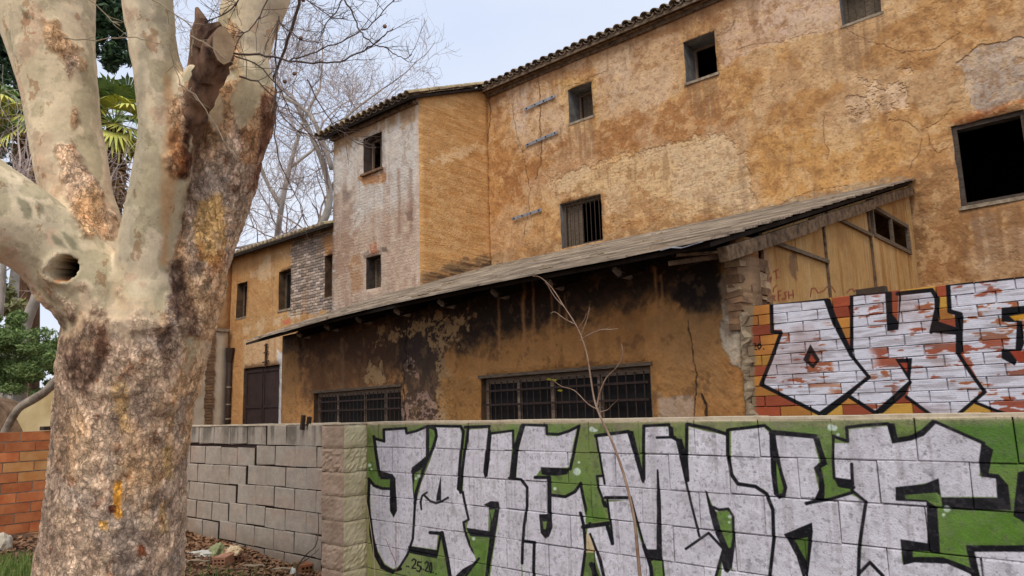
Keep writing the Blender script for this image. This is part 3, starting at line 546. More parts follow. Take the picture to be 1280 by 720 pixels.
# ---- shed front
ps = Painter(PS, -10.3, .4, .8, 3.3, 150, (194, 130, 62))
ps.everywhere(sstep(-.1, .6, ps.n1)*.5, (172, 110, 50)); ps.everywhere(sstep(.1, .6, fbm(ps.u*4, ps.z*.6, oct=4, seed=19))*.3, (140, 88, 44))
ps.poly([(340, 400), (500, 360), (700, 320), (905, 290), (905, 395), (862, 392), (835, 362), (780, 385), (700, 402), (620, 425), (540, 445), (500, 470), (430, 448), (375, 452), (340, 438)], (46, 33, 26), .95, 20, 16)  # soot band, painted deeper to stand in for shade under the eave
ps.poly([(375, 420), (500, 390), (500, 480), (380, 500)], (98, 62, 38), .7, 14, 14); ps.poly([(840, 320), (908, 300), (906, 390), (892, 402), (872, 400), (850, 385)], (40, 30, 24), .93, 7, 10)  # dark band continued: soot plus painted eave shade
for x, y0, y1, w in ((655, 352, 450, 4.2), (667, 350, 455, 3), (690, 360, 450, 2), (820, 335, 440, 3.4), (828, 345, 430, 2), (624, 370, 440, 2), (700, 370, 420, 1.6), (708, 372, 430, 1.2)): ps.line([(x-1, y0), (x, (y0+y1)/2), (x, y1)], w, (200, 134, 72), .85, 2.2, rag=2)
ps.line([(427, 425), (427, 485)], 4, (150, 110, 76), .6, 2, rag=2)
ps.poly([(505, 395), (545, 385), (560, 400), (560, 440), (550, 480), (556, 530), (503, 530)], (66, 50, 42), .85, 4, 8)
for P in ([(540, 392), (580, 388), (590, 396), (575, 420), (562, 440), (566, 470), (556, 480), (548, 450), (530, 420), (505, 415), (515, 400)], [(470, 415), (500, 408), (520, 412), (505, 422), (475, 430)], [(458, 460), (476, 455), (478, 475), (462, 478)], [(548, 490), (562, 480), (566, 530), (540, 530)]): ps.poly(P, (178, 136, 84), .95, 1.5, 11, speck=.22, h=.62)
for P in ([(512, 445), (525, 450), (520, 470), (508, 465)], [(506, 500), (530, 492), (545, 510), (555, 530), (508, 530)]): ps.poly(P, (176, 134, 112), .8, 1.5, 9, speck=.1, h=.6)
ps.poly([(553, 480), (570, 470), (600, 480), (600, 530), (560, 530)], (158, 106, 48), .8, 4, 5)
ps.poly([(352, 425), (372, 422), (374, 530), (350, 530)], (178, 122, 62), .85, 1.5, 4); ps.poly([(352, 418), (372, 412), (374, 440), (352, 440)], (100, 80, 64), .8, 2, 4)
ps.poly([(818, 400), (900, 380), (912, 420), (910, 500), (830, 500)], (176, 122, 64), .75, 10, 12); ps.poly([(820, 495), (868, 490), (872, 530), (818, 530)], (180, 150, 124), .85, 3, 8)
ps.poly([(902, 380), (915, 372), (925, 385), (930, 420), (928, 460), (912, 455), (905, 430)], (188, 172, 148), .9, 1.5, 4, h=.62); ps.poly([(900, 340), (912, 330), (940, 300), (940, 370), (925, 380), (905, 400)], (150, 120, 88), .8, 3, 6, h=.3)
for P, w in (([(862, 400), (868, 430), (872, 460), (868, 500), (872, 525)], .9), ([(876, 494), (880, 505), (882, 525)], 2.5), ([(508, 380), (507, 440), (506, 530)], 1.)): ps.line(P, w, (46, 30, 20), .9, .5, rag=4, h=.1)
ps.line([(513, 458), (513, 460)], 5, (30, 22, 18), 1, .6); ps.hgt += ps.n2*.14+ps.n3*.07
ps.everywhere(sstep(.3, .6, ps.n2+ps.n3*.5)*.3, (184, 132, 80)); ps.everywhere(sstep(.4, .7, -ps.n2+ps.n3*.4)*.35, (96, 62, 36))
# ---- shed end boards
pe = Painter(PSE, 5.9, 12.7, 1.2, 5.1, 110, (198, 156, 98))
pe.everywhere(sstep(0, .5, fbm(pe.u*9, pe.z*.7, oct=4, seed=31))*.6, (168, 116, 62)); pe.everywhere(sstep(.1, .6, fbm(pe.u*12, pe.z*.9, oct=4, seed=37))*.5, (212, 182, 136)); pe.everywhere(sstep(.2, .7, pe.n1)*.35, (150, 104, 58))
pe.poly([(930, 330), (958, 310), (962, 400), (930, 400)], (188, 150, 118), .8, 4, 8); pe.poly([(985, 320), (995, 315), (996, 350), (988, 345)], (120, 92, 70), .7, 2, 4)
RW = (134, 52, 40)
rd = lambda P, w=1.5: pe.line(Z(870, 210, 4, P), w, RW, .85, .4)
rd([(335, 545), (342, 572), (350, 548)]); rd([(352, 545), (356, 572), (366, 560)], .8); rd([(362, 560), (376, 545), (370, 570)]); rd([(385, 520), (410, 508)]); rd([(398, 514), (402, 552)]); rd([(412, 546), (413, 548)])
rd([(402, 588), (388, 600), (385, 620)]); rd([(385, 665), (380, 640), (394, 640), (388, 652), (396, 665)]); rd([(410, 618), (412, 664)]); rd([(410, 618), (424, 614)]); rd([(411, 640), (422, 637)]); rd([(430, 656), (431, 658)])
rd([(452, 620), (440, 626), (450, 640), (444, 656), (436, 655)]); rd([(462, 618), (464, 655)]); rd([(484, 612), (486, 650)]); rd([(463, 638), (485, 634)])
rd([(568, 645), (574, 604), (592, 602), (606, 626), (634, 616), (650, 596), (676, 594), (694, 622)], 1.3); rd([(752, 625), (768, 608), (782, 606), (790, 618), (800, 610), (808, 622)], 1.2)
pe.hgt += .2*fbm(pe.u*30, pe.z*2, oct=3, seed=2)
# ---- grey block wall
pgl = Painter(PL, -10.2, -5.9, -.05, 1.45, 220, (170, 158, 143))
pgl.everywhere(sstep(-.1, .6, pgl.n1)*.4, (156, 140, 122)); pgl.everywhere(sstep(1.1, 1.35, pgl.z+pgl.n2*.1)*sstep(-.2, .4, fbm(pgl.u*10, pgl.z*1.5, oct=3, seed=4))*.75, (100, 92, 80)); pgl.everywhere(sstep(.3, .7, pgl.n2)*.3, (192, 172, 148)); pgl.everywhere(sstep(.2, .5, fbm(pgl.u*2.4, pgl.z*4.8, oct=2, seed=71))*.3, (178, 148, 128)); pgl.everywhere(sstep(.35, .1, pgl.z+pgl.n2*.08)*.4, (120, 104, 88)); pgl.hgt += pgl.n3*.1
print('painted', round(time.time()-T0, 1))
MAT = {}
MAT['paint_block'] = wall_mat('painted_concrete_block', pg, .006, .45, fscale=110, var=.09, coarse=.06)
MAT['paint_brick'] = wall_mat('painted_hollow_brick', pd, .006, .2, fscale=80, var=.07, coarse=.05)
MAT['facade'] = wall_mat('old_ochre_render', pm, .038, .32, fscale=30, var=.09, sat=.85, gain=1.12, coarse=.32)
MAT['tower'] = wall_mat('limewashed_brick', pt, .03, .4, fscale=30, var=.10)
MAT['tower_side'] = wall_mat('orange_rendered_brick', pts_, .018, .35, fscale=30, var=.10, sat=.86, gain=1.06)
MAT['wing'] = wall_mat('wing_render', pw, .04, .4, fscale=30, var=.10, sat=.86, gain=1.08)
MAT['wing_side'] = wall_mat('wing_side_render', pws, .03, .4, fscale=30, var=.10, sat=.80, gain=1.06)
MAT['shed'] = wall_mat('soot_and_shade_shed_render', ps, .03, .4, fscale=36, var=.10, sat=.80, gain=1.02)
MAT['shed_end'] = wall_mat('weathered_end_boards', pe, .01, .3, fscale=36, var=.10, sat=1.0, gain=.93)
MAT['grey_block'] = wall_mat('grey_concrete_block', pgl, .006, .5, fscale=80, var=.12, coarse=.12)

# ================================================================== MATERIALS OF THE REST
MAT['reveal'] = simple_mat('limewashed_reveal', (132, 130, 128), (92, 90, 88), 5, .9, .3, world=True)
MAT['reveal_dark'] = simple_mat('dark_brick_reveal', (96, 82, 72), (58, 50, 46), 6, .9, .3, world=True)
MAT['reveal_ochre'] = simple_mat('ochre_reveal', (110, 84, 60), (72, 56, 42), 6, .9, .3, world=True)
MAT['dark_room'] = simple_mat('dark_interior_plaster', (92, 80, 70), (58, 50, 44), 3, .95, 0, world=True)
MAT['old_wood'] = simple_mat('weathered_grey_wood', (122, 106, 88), (74, 62, 50), 10, .85, .5, .006, (1, 1, 8), vary=.15)
MAT['frame_wood'] = simple_mat('brown_window_wood', (150, 128, 108), (104, 86, 72), 12, .8, .4, .004, (1, 1, 6), vary=.12)
MAT['frame_dark'] = simple_mat('dark_weathered_frame', (96, 82, 70), (58, 48, 40), 10, .85, .5, .006, (1, 1, 6))
MAT['beam'] = simple_mat('old_beam_wood', (128, 104, 80), (64, 50, 38), 9, .9, .6, .02, (1.2, 1.2, 1.2), world=True)
MAT['roof_board'] = simple_mat('weathered_roof_boards', (182, 164, 142), (112, 98, 84), 3.2, .9, .7, .012, (.5, 9, 9), vary=.26, world=True)
MAT['under'] = simple_mat('dark_roof_underside', (48, 38, 30), (30, 24, 20), 5, .95, .3, world=True)
MAT['iron'] = simple_mat('rusty_dark_iron', (44, 36, 32), (70, 48, 36), 20, .7, .3, .003, vary=.15)
MAT['gate'] = simple_mat('brown_painted_gate', (62, 46, 42), (46, 34, 32), 4, .7, .2, .004, world=True)
MAT['galv'] = simple_mat('galvanised_steel', (160, 164, 172), (120, 122, 128), 12, .5, .1, .002, metal=.35)
MAT['tile'] = simple_mat('old_roof_tile', (158, 140, 118), (92, 78, 66), 7, .92, .5, .008, vary=.28)
MAT['tile_light'] = simple_mat('lichen_roof_tile', (190, 172, 134), (140, 120, 92), 7, .92, .5, .008, vary=.2)
MAT['mortar'] = simple_mat('lime_mortar', (166, 150, 128), (120, 104, 86), 14, .95, .6, .01, world=True)
MAT['hemp'] = simple_mat('pale_rafter_end', (168, 160, 152), (98, 90, 84), 10, .9, .6, .01, vary=.15)
MAT['obrick'] = simple_mat('orange_brick', (218, 138, 86), (186, 100, 58), 5, .9, .35, .004, vary=.25)
MAT['obrick_y'] = simple_mat('yellow_orange_brick', (226, 172, 112), (206, 138, 78), 5, .9, .35, .004, vary=.12)
MAT['stone'] = simple_mat('rough_brick_rubble', (150, 116, 86), (104, 80, 60), 8, .95, .7, .01, vary=.25)
MAT['stone_pale'] = simple_mat('plastered_rubble', (186, 160, 128), (140, 112, 84), 8, .95, .7, .01, vary=.15)
MAT['glass'] = simple_mat('dusty_window_glass', (22, 19, 18), (36, 32, 30), 3, .6, .05, spec=.15)
MAT['cream'] = simple_mat('cream_garden_render', (216, 196, 150), (186, 160, 112), 1.6, .9, .4, .01, world=True)
MAT['pillar'] = simple_mat('pinkish_concrete_block', (188, 164, 142), (158, 134, 112), 5, .95, .6, .008, vary=.12)

# ================================================================== GROUND
def ground_z(x, y):
    x = np.asarray(x, float); y = np.asarray(y, float)
    t = np.clip(-x-6.4, 0, 3.2); s = np.clip(3.8-y, 0, 2.4)
    k = np.clip((-x-4.6)/2., 0, 1)
    near = .03+.05*t+.085*s*k
    front = np.clip((4.1-y)/.4, 0, 1)
    return np.where(y < 4.1, near*front+.0*(1-front), .0)+fbm(x*1.3, y*1.3, oct=4, seed=55)*.022*np.clip(1.2-np.hypot(x, y)/40, 0, 1)
gx = np.unique(np.concatenate([np.linspace(-600, -40, 8), np.linspace(-40, -12, 20), np.linspace(-12, 4, 150), np.linspace(4, 30, 20), np.linspace(30, 600, 8)]))
gy = np.unique(np.concatenate([np.linspace(-600, -20, 8), np.linspace(-20, -1, 14), np.linspace(-1, 5, 70), np.linspace(5, 40, 24), np.linspace(40, 600, 8)]))
GX, GY = np.meshgrid(gx, gy); GZ = ground_z(GX, GY)
nx = len(gx); gv = np.stack([GX.ravel(), GY.ravel(), GZ.ravel()], -1)
gf = [(j*nx+i, j*nx+i+1, (j+1)*nx+i+1, (j+1)*nx+i) for j in range(len(gy)-1) for i in range(nx-1)]
MAT['ground'] = simple_mat('earth_with_leaf_mould', (112, 88, 68), (70, 52, 40), 9, .97, .8, .03, world=True)
g_me = mesh('ground', gv, gf, MAT['ground'], smooth=True); link('ground', g_me, kind='structure')

# ================================================================== BLOCK WALLS
def block_mesh(name, L, H, D, mat, seed, bev=.008, amp=.004, side=None):
    """one masonry block, origin at the front lower left corner; local x along, y depth (back), z up, chipped arrises"""
    r = random.Random(seed); j = lambda a=amp: r.uniform(-a, a)
    v = [(0+j(), bev, 0+j()), (L+j(), bev, 0+j()), (L+j(), bev, H+j()), (0+j(), bev, H+j()),
         (bev+j(), j(.002), bev+j()), (L-bev+j(), j(.002), bev+j()), (L-bev+j(), j(.002), H-bev+j()), (bev+j(), j(.002), H-bev+j()),
         (0, D, 0), (L, D, 0), (L, D, H), (0, D, H)]
    f = [(4, 5, 6, 7), (0, 1, 5, 4), (1, 2, 6, 5), (2, 3, 7, 6), (3, 0, 4, 7), (1, 0, 8, 9), (2, 1, 9, 10), (3, 2, 10, 11), (0, 3, 11, 8), (9, 8, 11, 10)]
    if side: return mesh(name, v, f, [mat, side], [0]*5+[1]*5)
    return mesh(name, v, f, mat)
def lay(pl, parent, name, meshes, u, z, rot, off=0., sx=1., dz=0., tilt=0.):
    o = link(name, random.choice(meshes), parent, pl.P(u, z+dz, off+random.uniform(-.003, .003)))
    o.rotation_euler = (random.uniform(-.006, .006), tilt+random.uniform(-.004, .004), pl.a); o.scale = (sx, 1, 1); return o
CH, CL = .208, .4
# painted wall
gw = root('block_wall', 'long concrete block wall painted with big silver and black graffiti letters on green', 'wall', PG.P(-1.7, 0))
bm_ = [block_mesh('painted_block', CL-.008, CH-.0035, .19, MAT['paint_block'], k, .005, .003) for k in range(5)]
UJ = PG.px(506.3, 548)[0]; UE = 2.4; US = -5.735
ZTOP = 1.403
for r_ in range(7):
    ph = UJ if r_ % 2 == 0 else UJ-.23*CL*1.0-.0
    if r_ % 2: ph = PG.px(489.6, 575)[0]
    k = math.floor((US-ph)/CL)
    while ph+k*CL < UE:
        a = max(ph+k*CL, US); b = min(ph+(k+1)*CL, UE)
        if b-a > .05: lay(PG, gw, 'block', bm_, a+.004, ZTOP-CH*(r_+1)+.003, 0, sx=(b-a-random.uniform(.002, .007))/(CL-.008), dz=random.uniform(-.0015, .0015))
        k += 1
m = MB(); m.pbox(PG, US, UE, -.1, ZTOP-.012, -.18, -.035); m.build('mortar_core', [MAT['paint_block']], gw)
m = MB(); u = US
while u < UE:
    n_ = min(u+random.uniform(.3, .6), UE); m.pbox(PG, u, n_, ZTOP-.004, ZTOP+.010+random.uniform(0, .006), -.2, -.001); u = n_
MAT['cap'] = simple_mat('cement_cap', (206, 190, 164), (176, 158, 132), 12, .95, .4, world=True)
m.build('cement_cap', [MAT['cap']], gw, kind='stuff')
MAT['joint'] = simple_mat('shaded_joint', (66, 56, 48), (44, 38, 32), 9, .95, .3, world=True)  # block sides coloured dark, standing in for shadow in the crack
# grey wall with a stepped crack
lw = root('block_wall', 'unpainted grey concrete block wall with a stepped crack behind the plane tree', 'wall', PL.P(-8, 0))
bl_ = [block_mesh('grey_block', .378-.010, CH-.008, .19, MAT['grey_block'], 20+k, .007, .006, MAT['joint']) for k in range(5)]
j1, j2, CLL = -6.46, -6.667, .378
LE = -9.75; LR = PL.px(403, 600)[0]
crack_px = [(325, 545), (318, 570), (308.5, 592), (297, 615), (285, 640), (274, 662), (262, 690)]
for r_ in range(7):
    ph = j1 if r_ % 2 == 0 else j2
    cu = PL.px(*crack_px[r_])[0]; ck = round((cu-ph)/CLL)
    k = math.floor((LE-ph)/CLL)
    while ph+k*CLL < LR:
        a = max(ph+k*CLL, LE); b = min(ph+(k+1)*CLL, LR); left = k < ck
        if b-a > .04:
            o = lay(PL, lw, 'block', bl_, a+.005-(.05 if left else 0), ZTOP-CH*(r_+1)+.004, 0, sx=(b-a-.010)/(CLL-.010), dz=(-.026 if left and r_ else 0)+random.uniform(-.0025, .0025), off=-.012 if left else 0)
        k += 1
m = MB(); m.pbox(PL, LE, LR, -.1, ZTOP-.02, -.18, -.035); m.build('mortar_core', [MAT['iron']], lw)  # dark core colour stands in for shadow inside crack and joints
m = MB(); u = LE
while u < LR:
    n_ = min(u+random.uniform(.2, .5), LR); m.pbox(PL, u, n_, ZTOP-.006, ZTOP+.006+random.uniform(0, .008), -.2, -.004, jit=.002); u = n_
m.build('cement_cap', [MAT['cap']], lw, kind='stuff')
# pillar between them
def on_x(x, y, X): D = ray(x, y); return CC+D*(X/D[0])
pf = on_x(430, 600, -5.737)                              # front right arris
pr = root('block_pillar', 'square block pillar with pale yellow side at the corner of the graffiti wall', 'pillar', (pf[0], pf[1], 0))
PP = Plane((pf[0], pf[1]), 2.86); pw_ = -PP.px(402.5, 600)[0]
MAT['pil_side'] = simple_mat('pale_yellow_cement', (222, 208, 172), (182, 168, 130), 6, .95, .6, .012, world=True, pos=(.3, .7))  # right side of the pillar, paler and yellower than its front
for r_ in range(7):
    z0 = ZTOP-CH*(r_+1); w = pw_+random.uniform(-.012, .012); d = 3.95-pf[1]
    N_ = 7; mbk = MB(); jj = lambda a=.012: random.uniform(-a, a)
    # rough block as a small displaced grid on its front and right side
    rough = {1: .007, 3: .003, 5: .006}.get(r_, .0025)
    nu, nz_ = 12, 9; pts = []
    cols = [(-w+w*i/nu, 0.) for i in range(nu+1)]+[(0., -(d*i/nu)) for i in range(1, nu+1)]
    for jz in range(nz_+1):
        row = []
        for (a, b) in cols:
            edge = jz in (0, nz_)
            q = PP.P(a, z0+.004+(CH-.008)*jz/nz_+(jj(.004) if edge else 0), b)
            nrm = PP.n if b == 0 and a < 0 else (PP.t if b < 0 else (PP.n+PP.t)*.7)
            row.append(q+nrm*(jj(rough)-(.006 if edge else 0)))
        pts.append(row)
    for jz in range(nz_):
        for i in range(len(cols)-1):
            mbk.quad([pts[jz][i], pts[jz][i+1], pts[jz+1][i+1], pts[jz+1][i]], 0 if i < nu else 1)
    mbk.quad([p for p in pts[-1]]+[PP.P(-w, z0+CH-.004, -d)]); mbk.quad([p for p in reversed(pts[0])]+[PP.P(-w, z0+.004, -d)])
    mbk.build('block', [MAT['pillar'], MAT['pil_side']], pr)
m = MB(); m.pbox(PP, -pw_+.02, -.02, -.1, ZTOP-.01, -(3.95-pf[1]), -.02); m.build('mortar_core', [MAT['pil_side']], pr)
m = MB(); m.pbox(PP, -pw_, .004, ZTOP, ZTOP+.012, -(3.95-pf[1]), .004, jit=.002); m.build('cement_cap', [MAT['cap']], pr)

# orange brick wall on the left
ow = root('brick_wall', 'low orange brick wall behind the left side of the plane tree trunk', 'wall', PO.P(1.5, .2))
OL, OH = .305, .108
ob = [block_mesh('orange_brick', OL-.012, OH-.012, .12, MAT['obrick'], 40+k, .004, .004) for k in range(3)]+[block_mesh('orange_brick', OL-.012, OH-.012, .12, MAT['obrick_y'], 50+k, .004, .004) for k in range(2)]
for r_ in range(12):
    ph = .0 if r_ % 2 else -OL/2; k = 0
    while ph+k*OL < 3.8:
        a = max(ph+k*OL, 0); b = min(ph+(k+1)*OL, 3.8)
        zb = 1.41-OH*(r_+1)
        if b-a > .06:
            pool = ob[:3] if (random.random() < .65 or r_ < 2) else ob[3:]
            lay(PO, ow, 'brick', pool, a+.006, zb+.006, 0, sx=(b-a-.012)/(OL-.012))
        k += 1
m = MB(); m.pbox(PO, 0, 3.8, -.1, 1.405, -.115, -.007); m.build('mortar_core', [MAT['mortar']], ow)
mo = MB(); q0 = at_depth(52, 530, 8.4); 
mo.pbox(PO, PO.px(52, 530, -.08)[0]-.5, PO.px(52, 530, -.08)[0], 1.412, 1.455, -.14, -.04)
o = mo.build('metal_bar', [MAT['iron']]); o['label'] = 'short black metal bar lying on top of the orange brick wall'; o['category'] = 'metal bar'

# painted hollow brick wall
dw = root('brick_wall', 'hollow brick wall painted with silver letters over red and yellow bricks beside the shed', 'wall', PD.P(1.5, 0))
db = [block_mesh('hollow_brick', BLN-.009, BHT-.006, .1, MAT['paint_brick'], 60+k, .004, .003) for k in range(4)]
for r_ in range(10, 27):
    ph = PD_U0-(.5*(r_ % 2))*BLN; k = -1
    while ph+k*BLN < 4.0:
        a = max(ph+k*BLN, .06); b = min(ph+(k+1)*BLN, 4.0)
        if b-a > .05: lay(PD, dw, 'brick', db, a+.0035, PD_Z0+r_*BHT+.003, 0, sx=(b-a-.009)/(BLN-.009))
        k += 1
m = MB(); m.pbox(PD, .06, 4.0, -.1, PD_Z0+10*BHT, -.1, 0); m.build('lower_courses', [MAT['paint_brick']], dw)
m = MB(); m.pbox(PD, .06, 4.0, PD_Z0+10*BHT, PD_Z0+27*BHT-.008, -.095, -.02); m.build('mortar_core', [MAT['paint_brick']], dw)

# ================================================================== BUILDINGS
def panel(name, parent, pl, mats, *a, **k):
    V, F, M = wall_panel(pl, *a, **k)
    me = mesh(name, V, F, mats, M)
    sm = [mi == 0 for mi in M]; me.polygons.foreach_set('use_smooth', sm)
    return link(name, me, parent)
def window(parent, pl, u0, u1, z0, z1, depth=.3, fw=.05, mull=(), trans=(), mat='frame_wood', pane=True, sill=None, shutter=None, bars=None, name='window', barr=.009, off=0.):
    w = bpy.data.objects.new(name, None); COL.objects.link(w); w.parent = parent
    w.location = Vector(pl.P((u0+u1)/2, z0, off-depth))-Vector(parent.location)
    fm = MAT[mat]; e = .004
    m = MB()
    m.pbox(pl, u0+e, u0+fw, z0+e, z1-e, off-depth-.05, off-depth); m.pbox(pl, u1-fw, u1-e, z0+e, z1-e, off-depth-.05, off-depth)
    m.pbox(pl, u0+fw, u1-fw, z1-fw, z1-e, off-depth-.05, off-depth-.002); m.pbox(pl, u0+fw, u1-fw, z0+e, z0+fw, off-depth-.05, off-depth-.002)
    m.build('frame', [fm], w, kind=None)
    for q in mull: a = u0+(u1-u0)*q; m = MB(); m.pbox(pl, a-fw*.45, a+fw*.45, z0+fw, z1-fw, off-depth-.045, off-depth-.004); m.build('mullion', [fm], w)
    for q in trans: a = z0+(z1-z0)*q; m = MB(); m.pbox(pl, u0+fw, u1-fw, a-fw*.35, a+fw*.35, off-depth-.043, off-depth-.006); m.build('transom', [fm], w)
    if pane: 
        m = MB(); m.pbox(pl, u0+fw*.8, u1-fw*.8, z0+fw*.8, z1-fw*.8, off-depth-.030, off-depth-.024); m.build('pane', [MAT['glass']], w)
    if shutter:
        for (a, b, n) in shutter:
            for i in range(n):
                p = u0+(u1-u0)*(a+(b-a)*i/n); q = u0+(u1-u0)*(a+(b-a)*(i+1)/n)
                m = MB(); m.pbox(pl, p+.003, q-.003, z0+fw*.6, z1-fw*.6, off-depth-.10, off-depth-.06+random.uniform(0, .008)); m.build('shutter_board', [MAT['old_wood']], w)
    if sill: m = MB(); m.pbox(pl, u0-.03, u1+.03, z0-.05, z0+.002, off-depth+.01, off+sill, jit=.006); m.build('sill', [MAT['mortar']], w)
    if bars:
        n, o_ = bars
        for i in range(n):
            a = u0+(u1-u0)*(i+1)/(n+1); m = MB(); m.tube([pl.P(a, z0, off+o_), pl.P(a, z1, off+o_)], barr, 5); m.build('bar', [MAT['iron']], w)
    return w
# --- main building
mb_root = root('farmhouse', 'tall old ochre farmhouse with peeling render and small dark windows', 'building', PM.P(-4.5, 0))
WM = [(-9.33, -8.68, 7.70, 8.485), (-6.45, -5.79, 7.69, 8.545), (-3.49, -2.86, 7.75, 8.56), (-9.69, -8.585, 4.92, 5.93), (-2.11, -1.17, 4.28, 5.555)]
panel('wall', mb_root, PM, [MAT['facade'], MAT['reveal']], -12.05, 3.1, 0, 9.40, WM, step=.13, amp=.028, seed=1, thick=.42, edge_amp=.012)
window(mb_root, PM, *WM[0], depth=.40, pane=False, shutter=[(.1, .55, 3)], sill=.02)
window(mb_root, PM, *WM[1], depth=.42, pane=False, sill=.03)
window(mb_root, PM, *WM[2], depth=.22, pane=False, shutter=[(.02, .98, 4)], sill=.02, mat='old_wood')
window(mb_root, PM, *WM[3], depth=.12, fw=.06, pane=False, shutter=[(.06, .42, 3)], bars=(9, -.06), mat='old_wood')
window(mb_root, PM, *WM[4], depth=.05, fw=.065, pane=False, mat='frame_dark', sill=.02)
m = MB(); m.pbox(PM, -2.02, -1.25, 4.37, 5.47, -.14, -.09); 
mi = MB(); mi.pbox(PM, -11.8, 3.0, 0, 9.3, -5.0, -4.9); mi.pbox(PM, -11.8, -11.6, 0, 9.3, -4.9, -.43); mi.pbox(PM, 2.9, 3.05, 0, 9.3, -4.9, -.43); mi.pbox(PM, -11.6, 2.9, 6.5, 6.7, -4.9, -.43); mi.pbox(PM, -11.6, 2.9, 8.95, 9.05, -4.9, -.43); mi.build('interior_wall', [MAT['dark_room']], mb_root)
def slope_slab(parent, pl, u0, u1, oe, ze, ob_, zb, th, mat, name='roof'):
    m = MB(); c = [pl.P(u0, ze, oe), pl.P(u1, ze, oe), pl.P(u1, zb, ob_), pl.P(u0, zb, ob_)]
    m.hexa([p-np.array([0, 0, th]) for p in c]+c); return m.build(name, [MAT[mat]], parent)
EZ = PM.px(607, 107, .26)[1]
slope_slab(mb_root, PM, -11.95, 3.2, .22, EZ-.02, -5.1, EZ+1.95, .08, 'tile')
m = MB(); m.pbox(PM, -11.84, 3.1, EZ-.19, EZ-.11, -.3, .06); m.pbox(PM, -11.84, 3.1, EZ-.11, EZ-.085, -.3, .13); m.build('cornice', [MAT['beam']], mb_root)
def tile_mesh(name, w, h, L, mat, up=True, seg=6):
    V = []; F = []
    for y, k in ((0, 1.), (L, .82)):
        for r_, dz in ((1., 0), (.86, -.0)):
            for i in range(seg+1):
                a = pi*i/seg; V.append((-cos(a)*w/2*k*r_, y, (sin(a)*h*k*r_) * (1 if up else -1)+(0 if up else h)))
    n = seg+1
    for i in range(seg):
        F += [(i, i+1, 2*n+i+1, 2*n+i), (n+i, 3*n+i, 3*n+i+1, n+i+1), (i, n+i, n+i+1, i+1), (2*n+i, 2*n+i+1, 3*n+i+1, 3*n+i)]
    return mesh(name, V, F, mat, smooth=False)
TC = tile_mesh('cover_tile', .19, .085, .42, MAT['tile']); TL = tile_mesh('cover_tile_light', .19, .085, .42, MAT['tile_light']); TP = tile_mesh('pan_tile', .19, .07, .42, MAT['tile'], up=False)
def put_tile(parent, me, p, slope, yaw, name='tile'):
    o = link(name, me, parent, p); o.rotation_euler = (slope+random.uniform(-.02, .02), random.uniform(-.06, .06), yaw+random.uniform(-.05, .05)); return o
SL = radians(20); sp = .222; u = -11.78
while u < 1.5:
    put_tile(mb_root, TC, PM.P(u, EZ+.0+random.uniform(-.006, .006), .30+random.uniform(-.015, .015)), SL, PM.a)
    put_tile(mb_root, TP, PM.P(u+sp/2, EZ-.06, .27+random.uniform(-.01, .01)), SL, PM.a); u += sp
for (x0, y0, x1, y1) in ((655.5, 137, 693.5, 120), (657, 182, 697, 165), (640, 274, 677, 262)):
    a, za = PM.px(x0, y0, .05); b, zb = PM.px(x1, y1, .05); ang = math.atan2(zb-za, b-a); L = math.hypot(b-a, zb-za)
    m = MB(); h = .034; nx_, nz2 = -sin(ang)*h, cos(ang)*h; 
    pts = [(a-nx_, za-nz2), (b-nx_, zb-nz2), (b+nx_, zb+nz2), (a+nx_, za+nz2)]
    m.hexa([PM.P(p[0], p[1], .055) for p in pts]+[PM.P(p[0], p[1], .045) for p in pts]); t_ = m.build('wall_tie', [MAT['galv']], mb_root, label='flat galvanised steel strap bolted across a vertical crack')
    for q in (.08, .36, .64, .92):
        m = MB(); c = (a+(b-a)*q, za+(zb-za)*q); m.tube([PM.P(c[0], c[1], .053), PM.P(c[0], c[1], .075)], .016, 6); m.build('bolt', [MAT['iron']], t_)
# --- tower
tw = root('brick_tower', 'narrow pale brick tower with orange side and lean-to tiled roof joined to the farmhouse', 'building', PT.P(-13.4, 0))
WT = [(-13.79, -13.08, 7.09, 7.97), (-13.68, -13.14, 4.30, 5.05)]
TZ = 8.46
panel('wall', tw, PT, [MAT['tower'], MAT['reveal_dark']], -15.03, -11.84, 0, TZ, WT, step=.14, amp=.018, seed=4, thick=.35, edge_amp=.008)
slp = (9.30-TZ)/2.25
panel('side_wall', tw, PTS, [MAT['tower_side'], MAT['tower_side']], 10.295, 12.56, 0, TZ, step=.14, amp=.022, seed=6, thick=.3, ztop=lambda V: TZ+(V-10.257)*slp, off=.014)
V_, F_, M_ = wall_panel(Plane(bpt(-15.03, 0), BE+90), 10.28, 12.5, 0, TZ, step=.5, amp=0, thick=.3, off=.3, ztop=lambda V: TZ+(V-10.257)*slp); link('side_wall', mesh('tower_far_side', V_, F_, [MAT['tower'], MAT['tower']], M_), tw)
window(tw, PT, *WT[0], depth=.24, fw=.05, mull=(.5,), pane=False); window(tw, PT, *WT[1], depth=.26, fw=.04, pane=False, shutter=[(.0, .45, 2)])
m = MB(); m.pbox(PT, -13.84, -13.03, 7.03, 7.085, -.1, .07, jit=.006); m.build('sill', [MAT['stone']], tw)
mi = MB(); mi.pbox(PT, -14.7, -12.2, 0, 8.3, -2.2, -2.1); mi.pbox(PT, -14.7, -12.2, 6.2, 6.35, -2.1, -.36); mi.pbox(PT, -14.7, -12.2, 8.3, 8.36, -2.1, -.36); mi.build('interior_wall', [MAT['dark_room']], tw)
te = PT.px(523, 112, .32)[1]
ts = math.atan2(9.42-te, 2.25+.32)
slope_slab(tw, PT, -15.32, -11.72, .28, te-.04, -2.25, 9.40-.04, .05, 'under', 'roof_deck')
m = MB(); m.pbox(PT, -15.05, -11.84, te-.12, te-.05, -.2, .12); m.build('cornice', [MAT['beam']], tw)
